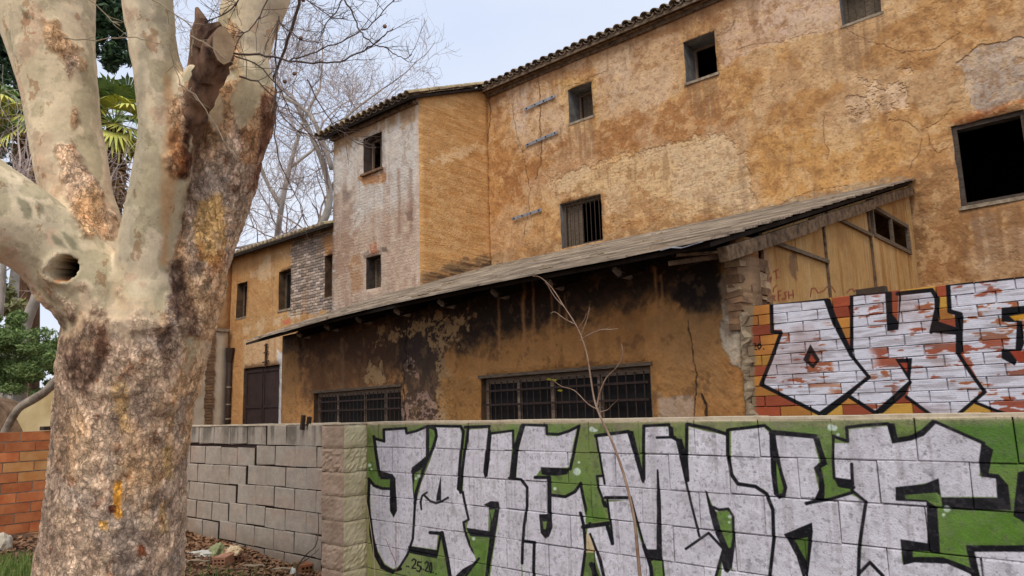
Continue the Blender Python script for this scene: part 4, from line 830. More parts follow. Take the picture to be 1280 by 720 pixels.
for c in range(17):
    uu = -15.25+c*.217
    for r_ in range(8):
        d = .34-r_*.33*cos(ts); z = te+r_*.33*sin(ts)+.0
        if c < 16 and 0 < r_ < 7 and c > 0: pass
        put_tile(tw, TL if c == 16 or random.random() < .2 else TC, PT.P(uu, z, d+.02), ts+.03, PT.a)
    if c < 16: put_tile(tw, TP, PT.P(uu+.108, te-.055, .3), ts, PT.a)
# --- left wing
wg = root('left_wing', 'low ochre wing with three tall windows left of the brick tower', 'building', PW.P(-17.7, 0))
WW = [(-19.97, -19.39, 4.29, 5.30), (-17.70, -17.09, 4.27, 5.32), (-15.54, -15.08, 4.35, 5.41), (-19.43, -17.55, .05, 2.82)]
WZ = 6.16
panel('wall', wg, PW, [MAT['wing'], MAT['reveal_ochre']], -20.55, -15.0, 0, WZ, WW, step=.16, amp=.022, seed=9, thick=.32, edge_amp=.01)
for h in WW[:3]: window(wg, PW, *h, depth=.2, fw=.07, mull=(.5,), pane=True, sill=.02, mat='old_wood')
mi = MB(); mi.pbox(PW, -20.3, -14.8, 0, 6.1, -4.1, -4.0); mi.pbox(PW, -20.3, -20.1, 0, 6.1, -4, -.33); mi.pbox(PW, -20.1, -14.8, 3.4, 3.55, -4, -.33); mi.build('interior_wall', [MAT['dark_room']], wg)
gd = bpy.data.objects.new('gate', None); COL.objects.link(gd); gd.parent = wg; gd.location = Vector(PW.P(-18.5, 0, -.1))-Vector(wg.location)
for a, b in ((-19.41, -18.50), (-18.48, -17.57)):
    m = MB(); m.pbox(PW, a, b, .06, 2.80, -.12, -.08); lf = m.build('leaf', [MAT['gate']], gd)
    for z in (.5, 1.75, 2.72):
        m = MB(); m.pbox(PW, a+.01, b-.01, z-.035, z+.035, -.079, -.055); m.build('rail', [MAT['gate']], gd)
    for u_ in (a+.04, b-.04):
        m = MB(); m.pbox(PW, u_-.03, u_+.03, .08, 2.68, -.079, -.058); m.build('stile', [MAT['gate']], gd)
m = MB(); c0 = PW.px(332, 455, .05); m.tube([PW.P(c0[0], c0[1]-.05, .05), PW.P(c0[0], c0[1]+.55, .05)], .03, 5)
for dz, w_ in ((.05, .16), (.3, .1), (.5, .07)): m.bar(PW.P(c0[0]-w_, c0[1]+dz, .05), PW.P(c0[0]+w_, c0[1]+dz+.03, .05), .03)
m.build('iron_bracket', [MAT['iron']], wg)
panel('projecting_wall', wg, PWS, [MAT['wing_side'], MAT['wing_side']], 8.4, 10.38, 3.95, 6.2, step=.2, amp=.02, seed=12, thick=.3)
MAT['cream_wall'] = simple_mat('cream_lower_render', (214, 200, 176), (186, 166, 138), 2.2, .9, .4, .01, world=True)
panel('lower_wall', wg, PWS, [MAT['cream_wall'], MAT['cream_wall']], 8.4, 10.28, 0, 3.92, step=.2, amp=.02, seed=13, thick=.3, off=.10)
m = MB(); m.pbox(PWS, 8.4, 10.3, 3.92, 3.99, -.1, .18, jit=.01); m.build('ledge', [MAT['mortar']], wg)
u_s = PWS.px(262, 480, .1)[0]
for i in range(34):
    z = 1.1+i*.082; w_ = random.uniform(.10, .15); m = MB(); m.pbox(PWS, u_s-w_, u_s+w_, z, z+.062, .0, .122+random.uniform(0, .008), jit=.004); m.build('brick', [MAT['stone']], wg)
m = MB(); pu = PWS.px(287, 480, .2)[0]; pu = min(pu, 10.3)
m.tube([PWS.P(pu, .1, .2), PWS.P(pu, 3.05, .2)], .06, 10); dp = m.build('drainpipe', [MAT['iron']], wg, smooth=True)
for y in (449, 484, 505.5, 523.5):
    z = PWS.px(287, y, .2)[1]; m = MB(); m.tube([PWS.P(pu, z-.02, .2), PWS.P(pu, z+.02, .2)], .072, 10); m.build('collar', [MAT['mortar']], dp)
m = MB(); m.tube([PWS.P(pu, 3.05, .2), PWS.P(pu, 3.45, .22)], [.07, .13], 8); m.build('hopper', [MAT['iron']], dp)
# wing roof: rows of real barrel tiles, too small in the photo to pick apart
m = MB(); we = PW.px(350, 299, .3)[1]; wsl = radians(20)
cols_ = int((20.45-14.95)/.2)
for c in range(cols_):
    for r_ in range(11):
        uu = -20.4+c*.2+random.uniform(-.01, .01); d = .32-r_*.36*cos(wsl); z = we+r_*.36*sin(wsl); n0 = len(m.v)
        for (dd, k) in ((0, 1.), (.42, .8)):
            for i in range(5):
                a = pi*i/4; m.v.append(tuple(PW.P(uu-cos(a)*.085*k, z+dd*sin(wsl)+sin(a)*.08*k+(.0 if dd else .015), d-dd*cos(wsl))))
        for i in range(4): m.f.append((n0+i, n0+i+1, n0+5+i+1, n0+5+i)); m.m.append(0)
        m.f.append((n0, n0+4, n0+3, n0+2, n0+1)); m.m.append(1)
m.build('roof_tiles', [MAT['tile_light'], MAT['tile']], wg, kind='stuff')
slope_slab(wg, PW, -20.45, -15.0, .3, we-.01, -4.1, we+4.4*tan(wsl), .07, 'under', 'roof_deck')
# --- lean-to shed
sh = root('lean_to_shed', 'long lean-to shed with sagging board roof and wall dark with soot and painted shade against the farmhouse', 'building', PS.P(-5, 0))
sw1 = (PS.px(393, 492)[0], PS.px(502, 486)[0], .85, 1.86); sw2 = (PS.px(601.5, 474)[0], PS.px(813.5, 457)[0], .85, 1.88)
SLU = PS.px(352, 480)[0]
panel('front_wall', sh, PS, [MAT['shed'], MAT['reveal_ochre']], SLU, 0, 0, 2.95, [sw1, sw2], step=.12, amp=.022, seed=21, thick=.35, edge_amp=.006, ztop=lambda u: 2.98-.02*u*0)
def Ve(U): return 5.42+(U+2.7)/(-12.7+2.7)*(6.72-5.42)
def Ze(U): return float(np.interp(-U, (2.7, 3.6, 4.4, 5.67, 7.2, 8.35, 9.56, 10.9, 12.7), (2.80, 2.81, 2.835, 2.865, 2.892, 2.896, 2.890, 2.855, 2.825)))+.008
def zroof(U, V): v0 = Ve(U); z0 = Ze(U); return z0+(4.87-z0)*(V-v0)/(12.5-v0)+.05*sin(pi*min(1., max(0., (V-v0)/(12.5-v0))))*min(1., max(0., (-U-6)/6))
def BP3(U, V, z): q = bpt(U, V); return np.array([q[0], q[1], z])
for s_ in (0, 1):
    pass
UL, UR = -12.68, -2.66
m = MB(); nseg = 8
for i in range(nseg):
    a = UL+.05+(UR-UL-.1)*i/nseg; b = UL+.05+(UR-UL-.1)*(i+1)/nseg
    c = [BP3(a, Ve(a)+.06, zroof(a, Ve(a)+.06)-.03), BP3(b, Ve(b)+.06, zroof(b, Ve(b)+.06)-.03), BP3(b, 12.48, zroof(b, 12.48)-.03), BP3(a, 12.48, zroof(a, 12.48)-.03)]
    m.hexa([p-np.array([0, 0, .04]) for p in c]+c)
m.build('roof_deck', [MAT['under']], sh)
rows = 24
for r_ in range(rows):
    U = UL
    while U < UR-.02:
        L = random.uniform(1.1, 2.4) if r_ else random.uniform(.5, 1.5); U2 = min(U+L, UR+random.uniform(-.02, .03))
        if UR-U2 < .3: U2 = UR+random.uniform(-.02, .04)
        rag = random.uniform(-.11, .05) if r_ == 0 else random.uniform(-.02, .02); c = []
        for (uu, f_) in ((U+.004, 0), (U2-.004, 0), (U2-.004, 1), (U+.004, 1)):
            V0 = Ve(uu)+(12.5-Ve(uu))*r_/rows+(rag if not f_ else .05); 
            if f_: V0 = Ve(uu)+(12.5-Ve(uu))*(r_+1)/rows+.06
            V0 = min(V0, 12.5) + (random.uniform(-.02, .02) if not f_ else 0); c.append(BP3(uu, V0, zroof(uu, V0)+(.016 if not f_ else .002)+random.uniform(-.003, .004)))
        m = MB(); m.hexa([p-np.array([0, 0, .022]) for p in c]+c); m.build('roof_board', [MAT['roof_board']], sh); U = U2
# bent pale sheet on the front right corner of the roof
m = MB(); q = [(-3.75, 0), (-3.3, 0), (-2.9, 0)]
for i in range(4):
    a = -3.14+i*.10; b = a+.10
    for (x0, x1) in ((a, b),):
        z0 = zroof(x0, Ve(x0)-.06)+.03+.012*sin(i*2.1); z1 = zroof(x1, Ve(x1)-.06)+.03+.012*sin((i+1)*2.1)
        c = [BP3(x0, Ve(x0)-.06+.01*i, z0-.035), BP3(x1, Ve(x1)-.05+.01*i, z1-.035), BP3(x1, Ve(x1)+.32, z1+.07), BP3(x0, Ve(x0)+.32, z0+.07)]
        m.hexa([p-np.array([0, 0, .006]) for p in c]+c)
m.build('bent_sheet', [MAT['galv']], sh)
MAT['moss'] = simple_mat('dry_debris', (148, 128, 104), (104, 88, 70), 20, .97, .8, .01)
random.seed(77)
m = MB()
for i in range(45):
    U_ = random.uniform(-12.3, -2.9); V_m = Ve(U_)+random.random()**1.5*(12.3-Ve(U_)); q = BP3(U_, V_m, zroof(U_, V_m)+.02); w_ = random.uniform(.03, .12); h_ = random.uniform(.003, .010)
    m.hexa([q+np.array(t) for t in ((-w_, -w_*.5, -.02), (w_, -w_*.4, -.02), (w_*.8, w_*.5, -.02), (-w_*.7, w_*.4, -.02), (-w_*.6, -w_*.3, h_), (w_*.5, -w_*.3, h_), (w_*.5, w_*.3, h_), (-w_*.4, w_*.3, h_))])
m.build('roof_debris', [MAT['moss']], sh, kind='stuff')
# rafters under the eave with pale ends
for (x, y) in ((378, 419), (413, 412), (453, 403), (501, 392), (556, 379), (623, 367), (691, 351), (776, 338), (866, 322)):
    us_, zs_ = PS.px(x, y, .38); w3 = PS.P(us_, zs_, .38); Ub = w3[0]*cos(_b)+w3[1]*sin(_b); Vb = -w3[0]*sin(_b)+w3[1]*cos(_b)
    m = MB(); v0, v1 = Vb-.05, 12.4; m.bar(BP3(Ub, v0, zroof(Ub, v0)-.14), BP3(Ub, v1, zroof(Ub, v1)-.14), .085, .14); ro = m.build('rafter', [MAT['under']], sh)
    m = MB(); z_ = zroof(Ub, v0)-.15
    pts = [BP3(Ub, v0-.06, z_+.02), BP3(Ub, v0+.02, z_), BP3(Ub, v0+.12, z_-.01), BP3(Ub+.01, v0+.2, z_-.03)]
    if x != 866: m.tube(pts, [.028, .045, .04, .03], 7); m.build('rafter_end', [MAT['hemp']], ro)
# verge beam along the right end
m = MB(); ns = 3; UB = -2.735
for i in range(ns):
    a = 5.75+(12.45-5.75)*i/ns; b = 5.75+(12.45-5.75)*(i+1)/ns; h = .115
    ca, cb_ = zroof(UB, a)-.055-h, zroof(UB, b)-.075-h
    m.bar(BP3(UB, a, ca-.0), BP3(UB, b+.002, cb_), .09, .125)
m.build('verge_beam', [MAT['beam']], sh)
for i in range(2):
    va = 5.55+i*.045; u_ = -2.76-.03*i; m = MB(); m.bar(BP3(u_-random.uniform(.18, .45), va, zroof(u_, va)-.10-.035*i+random.uniform(-.03, .03)), BP3(u_+.02, va+.25, zroof(u_, va)-.08-.035*i), random.uniform(.02, .045), random.uniform(.02, .04)); m.build('broken_batten', [MAT['beam']], sh)
# planks of the end wall
wc = [PSE.px(1088.5, 258), PSE.px(1131, 282), PSE.px(1139, 318), PSE.px(1091, 293)]
wu0, wu1 = (wc[0][0]+wc[3][0])/2, (wc[1][0]+wc[2][0])/2; wz0, wz1 = (wc[2][1]+wc[3][1])/2, (wc[0][1]+wc[1][1])/2
V0 = 6.72
while V0 < 12.46:
    V1 = min(V0+.27+random.uniform(-.02, .02), 12.49); mid = (V0+V1)/2
    segs = [(1.2, None)]
    if V1 > wu0+.02 and V0 < wu1-.02: segs = [(1.2, wz0), (wz1, None)]
    for (za, zb) in segs:
        t0 = zroof(UB, V0)-.1 if zb is None else zb; t1 = zroof(UB, V1)-.1 if zb is None else zb; of = random.uniform(0, .008); m = MB()
        c = [PSE.P(V0+.002, za, of), PSE.P(V1-.002, za, of), PSE.P(V1-.002, t1, of), PSE.P(V0+.002, t0, of)]
        m.hexa(c+[PSE.P(V0+.002, za, -.03), PSE.P(V1-.002, za, -.03), PSE.P(V1-.002, t1, -.03), PSE.P(V0+.002, t0, -.03)]); m.build('plank', [MAT['shed_end']], sh)
    V0 = V1
m = MB(); m.pbox(PSE, 6.6, 12.49, 0, 1.2, -.1, -.005); m.build('end_wall_base', [MAT['shed_end']], sh)
for px_, y0, y1 in ((1034, 274, 378), (1091, 257, 378)):
    a0 = PSE.px(px_-(2 if px_ < 1050 else 2), y0, .03); a1 = PSE.px(px_+4, y1, .03); um = (a0[0]+a1[0])/2; m = MB(); m.pbox(PSE, um-.017, um+.017, 1.2, zroof(UB, um)-.12, .008, .03); m.build('post', [MAT['beam']], sh)
for (xa, ya, xb, yb) in ((957, 299, 1036, 327), (1034, 269, 1090, 292)):
    a = PSE.px(xa, ya, .03); b = PSE.px(xb, yb, .03); z = (a[1]+b[1])/2; m = MB(); m.pbox(PSE, a[0], b[0], z-.02, z+.02, .012, .04); m.build('rail', [MAT['old_wood']], sh)
window(sh, PSE, wu0-.03, wu1+.03, wz0-.03, wz1+.03, depth=-.03, fw=.06, mull=(.5,), pane=False, mat='old_wood')
# shed windows with grilles
def grille(w, pl, u0, u1, z0, z1, n, zr, off):
    for i in range(n):
        a = u0+(u1-u0)*(i+.5)/n; m = MB(); m.tube([pl.P(a, z0, off), pl.P(a, z1, off)], .008, 5); m.build('bar', [MAT['iron']], w)
    for z in (zr, z1-.11): m = MB(); m.pbox(pl, u0, u1, z-.012, z+.012, off-.004, off+.016); m.build('cross_bar', [MAT['iron']], w)
for (h, mm, n) in ((sw1, (.26, .58, .80), 22), (sw2, (.235, .45, .72), 22)):
    w = window(sh, PS, *h, depth=.07, fw=.075, mull=mm, trans=(), pane=True); grille(w, PS, h[0]+.06, h[1]-.06, h[2], h[3]-.05, n, PS.px(700, 503)[1], -.03)
    m = MB(); m.pbox(PS, h[0]-.02, h[1]+.03, h[3]-.004, h[3]+.035, -.06, .035, jit=.004); m.build('lintel', [MAT['old_wood']], w)
mi = MB(); mi.pbox(PS, SLU+.1, -.1, 0, 2.8, -3.3, -3.2); mi.build('interior_wall', [MAT['dark_room']], sh)
m = MB(); m.pbox(Plane(bpt(-12.48, 0), BE+90), 7.5, 12.3, 0, 2.9, -.0, .2); m.build('far_end_wall', [MAT['shed']], sh)
# rubble of the broken corner
def rock(p, sx, sy, sz, mat, name, parent, seed=0, yaw=0., label=None):
    r = random.Random(seed); bm = bmesh.new(); bmesh.ops.create_icosphere(bm, subdivisions=1, radius=1)
    for v in bm.verts: v.co = Vector((v.co.x*sx, v.co.y*sy, v.co.z*sz))*r.uniform(.8, 1.15)
    me = bpy.data.meshes.new(name); bm.to_mesh(me); bm.free(); me.materials.append(mat); o = link(name, me, parent, p, label=label); o.rotation_euler = (r.uniform(-.1, .1), r.uniform(-.1, .1), yaw); return o
z = 2.12; k_ = 0
while z < 2.80:
    hh = random.uniform(.05, .08); V0 = 6.12
    while V0 < 6.75:
        L = random.uniform(.12, .26); m = MB(); V1 = min(V0+L, 6.78+random.uniform(-.04, .08)); m.pbox(PSE, V0+.006, V1-.006, z+.004, z+hh-.004, -.12, .012+random.uniform(-.012, .02), jit=.010)
        m.build('rubble_brick', [MAT['stone'] if random.random() < .7 else MAT['stone_pale']], sh); V0 = V1
    z += hh
m = MB(); m.pbox(PSE, 6.25, 6.74, 0, 2.8, -.2, -.02); m.build('pier', [MAT['mortar']], sh)
MAT['pier_plaster'] = simple_mat('flaking_pier_plaster', (196, 164, 126), (150, 116, 84), 5, .95, .8, .02, world=True)
panel('pier_plaster', sh, PSE, [MAT['pier_plaster'], MAT['pier_plaster']], 6.15, 6.76, 1.0, 2.14, step=.05, amp=.035, seed=44, thick=.06, off=.005, ztop=lambda u: 2.14+.1*math.sin(u*23))
m = MB(); m.pbox(PSE, 12.2, 12.50, 1.2, 4.6, .0, .045, jit=.01)
for i in range(5, 10):
    q = PS.P(-.07+random.uniform(-.04, .03), 1.98+i*.09, .0); rock(q, random.uniform(.04, .09), .03, random.uniform(.025, .04), MAT['stone'] if i > 4 else MAT['stone_pale'], 'rubble_stone', sh, i)
# mortar daub between the pier and the painted wall
MAT['daub'] = simple_mat('grey_mortar_daub', (162, 144, 118), (112, 94, 74), 9, .95, .9, .02, world=True)
m = MB(); nd = 44; prev = None
for i in range(nd+1):
    z_ = .9+1.36*i/nd; w0 = .0+random.uniform(-.012, .010); w1 = .085+.025*sin(i*.9)+random.uniform(-.015, .015)
    row = [PD.P(w0, z_, -.02), PD.P(w0+.02, z_, .022+random.uniform(-.01, .012)), PD.P((w0+w1)/2, z_, .03+random.uniform(-.012, .014)), PD.P(w1-.015, z_, .018+random.uniform(-.01, .01)), PD.P(w1, z_, -.01)]
    if prev:
        for k in range(4): m.quad([prev[k], prev[k+1], row[k+1], row[k]])
    prev = row
m.build('mortar_daub', [MAT['daub']], dw)
print('built', round(time.time()-T0, 1))

# ================================================================== THE BIG PLANE TREE
def px_chain(L, dd):
    """[(x, y, width in px)], depth (number or list) -> points and radii"""
    P = []; R_ = []
    for i, q in enumerate(L):
        d = dd if not hasattr(dd, '__len__') else dd[0]+(dd[1]-dd[0])*i/(len(L)-1)
        P.append(at_depth(q[0], q[1], d)); R_.append(q[2]/2*d/FPX)
    return P, R_
def resample(P, R_, n=4):
    """Catmull-Rom refinement"""
    P = [np.array(p) for p in P]; out = []; rr = []
    for i in range(len(P)-1):
        a, b, c, d = P[max(i-1, 0)], P[i], P[i+1], P[min(i+2, len(P)-1)]
        for k in range(n):
            t = k/n; out.append(.5*((2*b)+(c-a)*t+(2*a-5*b+4*c-d)*t*t+(3*b-a-3*c+d)*t**3)); rr.append(R_[i]*(1-t)+R_[i+1]*t)
    return out+[P[-1]], rr+[R_[-1]]
TR = root('plane_tree', 'huge old plane tree with flaking bark and a knot hole in the left foreground', 'tree', (at_depth(140, 776, 5.0)[0], at_depth(140, 776, 5.0)[1], .15))
limbs = [([(122, 830, 262), (130, 775, 205), (137, 720, 170), (147, 640, 156), (152, 570, 154), (158, 500, 158), (168, 440, 172), (175, 395, 166)], 5.0),
 ([(165, 425, 140), (120, 368, 104), (72, 318, 98), (25, 280, 100), (-25, 245, 98), (-90, 190, 100), (-170, 120, 96), (-260, 40, 90)], (4.95, 4.2)),
 ([(158, 400, 110), (118, 318, 82), (99, 250, 80), (87, 190, 82), (77, 120, 84), (64, 50, 100), (52, -10, 120), (40, -90, 112), (20, -200, 100)], (5.05, 5.5)),
 ([(185, 410, 110), (180, 340, 66), (190, 270, 64), (202, 210, 68), (207, 160, 66), (202, 110, 60), (193, 60, 58), (186, 0, 60), (180, -80, 58), (170, -180, 54)], (4.85, 4.7)),
 ([(204, 240, 50), (222, 170, 44), (240, 120, 42), (256, 88, 38)], (4.8, 4.72)),
 ([(212, 430, 96), (236, 360, 88), (252, 300, 84), (272, 240, 86), (283, 190, 88), (297, 140, 88), (303, 105, 76), (302, 70, 62), (310, 30, 70), (324, -15, 78), (345, -80, 80), (372, -180, 76)], (5.1, 5.3)),
 ([(312, 150, 40), (330, 130, 26), (338, 126, 10)], (5.2, 5.15)), ([(120, 350, 60), (92, 338, 58), (80, 334, 44)], (4.9, 4.66))]
mt = MB()
for L, d in limbs:
    P, R_ = px_chain(L, d); P, R_ = resample(P, R_, 4); mt.tube(P, R_, 20)
tmp = mesh('trunk_tmp', mt.v, mt.f, [])
to = bpy.data.objects.new('trunk_tmp', tmp); COL.objects.link(to)
md = to.modifiers.new('r', 'REMESH'); md.mode = 'VOXEL'; md.voxel_size = .0155
m2 = to.modifiers.new('s', 'SMOOTH'); m2.factor = .5; m2.iterations = 14
dg = bpy.context.evaluated_depsgraph_get(); dg.update()
tme = bpy.data.meshes.new_from_object(to.evaluated_get(dg)); bpy.data.objects.remove(to); tme.name = 'trunk'
nv = len(tme.vertices); co = np.empty(nv*3, np.float32); tme.vertices.foreach_get('co', co); co = co.reshape(-1, 3).astype(float)
no = np.empty(nv*3, np.float32); tme.vertices.foreach_get('normal', no); no = no.reshape(-1, 3).astype(float)
X, Y = project(co); x, y, z = co.T
front = sstep(-.2, .2, -(no@CF))
n_lo = fbm(x*2.2, y*2.2, z*2.2, oct=4, seed=1); n_md = fbm(x*7, y*7, z*6, oct=4, seed=2); n_hi = fbm(x*24, y*24, z*18, oct=3, seed=3)
def M_(P, rag=9, f=3): return sstep(-f, f, poly_sd(X, Y, P)+(n_md*.6+n_hi*.4)*rag)
rough = sstep(372, 434, Y+n_md*70+n_hi*24+n_lo*26-(X-170)*.10)
rough = np.maximum(rough, M_([(205, 420), (212, 330), (232, 240), (240, 160), (262, 110), (300, 100), (345, 110), (360, 160), (340, 260), (300, 360), (280, 430)], 12))
for P in ([(52, 22), (72, 30), (98, 62), (105, 78), (86, 96), (62, 60)], [(70, 180), (96, 185), (118, 215), (140, 270), (138, 300), (108, 292), (84, 250), (76, 212)], [(205, 130), (245, 100), (262, 110), (240, 160), (232, 230), (212, 215), (210, 160)], [(285, 20), (300, 40), (300, 90), (285, 80)], [(88, 132), (98, 132), (98, 160), (88, 160)]):
    rough = np.maximum(rough, M_(P, 12))
smooth_isl = np.maximum(M_([(262, 130), (275, 110), (282, 150), (268, 160)], 8), M_([(288, 120), (312, 95), (330, 110), (318, 145), (300, 160), (290, 140)], 10)); rough *= 1-smooth_isl*.85
col = np.zeros((nv, 3)); col[:] = (196, 182, 156)
def mixc(m, c, a=1.): 
    global col
    col = col*(1-(m*a)[:, None])+np.array(c)*(m*a)[:, None]
mixc(sstep(-.1, .5, n_lo), (206, 192, 168), .7); mixc(sstep(.0, .5, -n_lo+n_md*.3), (172, 162, 136), .7); mixc(sstep(350, 405, Y+n_md*30), (182, 150, 118), .6)
blob = fbm(x*5, y*5, z*3.6, oct=3, seed=8); mixc(sstep(.24, .27, blob), (158, 150, 124), .7); mixc(sstep(.34, .37, -blob), (186, 160, 136), .7); mixc(sstep(.3, .6, fbm(x*2.5, y*2.5, z*9, oct=3, seed=61)), (160, 150, 132), .4)
mixc(M_([(146, 330), (160, 180), (175, 50), (160, -200), (190, -200), (185, 60), (178, 180), (165, 330)], 8, 6), (150, 144, 128), .6)
mixc(M_([(205, 60), (225, 160), (215, 260), (208, 330), (198, 330), (205, 200)], 8, 5), (176, 132, 92), .6)
for P in ([(20, 245), (34, 252), (42, 272), (30, 275)], [(46, 252), (54, 262), (50, 272)], [(62, 288), (76, 300), (84, 310), (66, 304)], [(80, 290), (100, 310), (112, 318), (90, 312)], [(26, 10), (42, 24), (30, 26)]): mixc(M_(P, 5, 1), (124, 120, 100), .85)
# colours of the rough bark
rc = np.zeros((nv, 3)); rc[:] = (190, 168, 148)
def mixr(m, c, a=1.):
    global rc
    rc = rc*(1-(m*a)[:, None])+np.array(c)*(m*a)[:, None]
mixr(sstep(0, .5, n_md), (212, 186, 160), .8); mixr(sstep(.05, .5, -n_md), (158, 138, 122), .8); mixr(sstep(.12, .45, fbm(x*3, y*3, z*1.4, oct=4, seed=12)), (208, 164, 116), .55); mixr(sstep(.15, .5, fbm(x*4, y*4, z*2, oct=4, seed=14)), (168, 156, 148), .6)
mixr(M_([(60, 395), (100, 390), (135, 385), (140, 430), (128, 465), (112, 490), (86, 480), (74, 440)], 12, 5), (76, 58, 50), .75); mixr(M_([(100, 425), (122, 425), (118, 442), (100, 440)], 5, 2), (164, 136, 112), .8)
mixr(M_([(60, 480), (92, 480), (84, 600), (70, 690), (40, 720), (40, 600)], 12, 8), (124, 108, 98), .6)
mixr(M_([(212, 330), (228, 325), (240, 380), (250, 420), (236, 425), (212, 380)], 10, 4), (80, 62, 54), .75); mixr(M_([(196, 395), (212, 390), (222, 430), (206, 470)], 8, 4), (92, 70, 58), .6)
mixr(M_([(245, 250), (278, 240), (282, 300), (270, 335), (250, 330), (244, 290)], 12, 3), (208, 170, 112), .85); mixr(M_([(300, 160), (330, 165), (318, 210), (300, 200)], 10, 3), (178, 132, 94), .7); mixr(M_([(325, 115), (350, 120), (342, 180), (320, 240), (312, 240), (326, 170)], 8, 3), (92, 62, 48), .8)
mixr(M_([(140, 480), (160, 478), (164, 540), (146, 545)], 10, 4), (192, 158, 106), .7); mixr(M_([(142, 602), (152, 600), (153, 645), (146, 650), (140, 640)], 3, 1.2), (214, 152, 62), .95); mixr(M_([(122, 652), (136, 650), (134, 662), (124, 662)], 3, 1.2), (206, 160, 90), .9)
mixr(M_([(200, 560), (214, 556), (216, 600), (204, 600)], 6, 3), (200, 168, 118), .8); mixr(M_([(196, 630), (208, 625), (206, 665), (198, 665)], 6, 3), (196, 160, 104), .7); mixr(M_([(170, 680), (182, 678), (184, 694), (172, 696)], 5, 2), (128, 70, 44), .8); mixr(M_([(134, 632), (146, 630), (144, 642), (136, 642)], 3, 1.), (76, 40, 30), .9)
mixr(M_([(222, 215), (240, 100), (262, 100), (246, 170), (234, 240), (210, 250)], 8, 3), (76, 48, 36), .92); mixr(M_([(205, 170), (225, 150), (230, 215), (212, 235)], 9, 3), (168, 110, 66), .7)
mixr(sstep(.3, .5, n_hi+n_md*.4), (200, 178, 152), .45)
col = col*(1-rough[:, None])+rc*rough[:, None]
# knot hole
hc = at_depth(78, 336, 4.60); dh = np.hypot((X-78)/1.15, (Y-336)/1.)
hole = sstep(16, 14, dh+n_md*4)*front*(co[:, 1] < 99)
near_h = (np.abs((co-CC)@CF-4.6) < .35)
hole = hole*near_h; ring = np.exp(-((dh-17)/4.5)**2)*front*near_h
col = col*(1-hole[:, None])+np.array((7, 4, 4))*hole[:, None]; lip = M_([(68, 346), (92, 344), (88, 352), (70, 353)], 3, 1)*near_h; col = col*(1-lip[:, None]*.6)+np.array((176, 116, 76))*lip[:, None]*.6
rough_d = np.abs(fbm(x*16, y*16, z*8, oct=4, seed=31))
disp = n_lo*.022+n_md*(.004+.012*rough)+rough*(.020*(.5-rough_d)+.010*n_hi)+(1-rough)*sstep(.24, .26, blob)*-.003+ring*.012*(1+n_md*2.5)
co2 = co+no*disp[:, None]+CF[None, :]*(hole*.26)[:, None]
tme.vertices.foreach_set('co', co2.astype(np.float32).ravel())
ca = tme.color_attributes.new('bark', 'FLOAT_COLOR', 'POINT')
lin = (col/255.)**2.2*(np.array([1.43, 1.36, 1.25])*(1-rough[:, None])+np.array([1.88, 1.72, 1.52])*rough[:, None]); arr = np.ones((nv, 4), np.float32); arr[:, :3] = lin; arr[:, 3] = rough; ca.data.foreach_set('color', arr.ravel())
tme.polygons.foreach_set('use_smooth', [True]*len(tme.polygons)); tme.update()
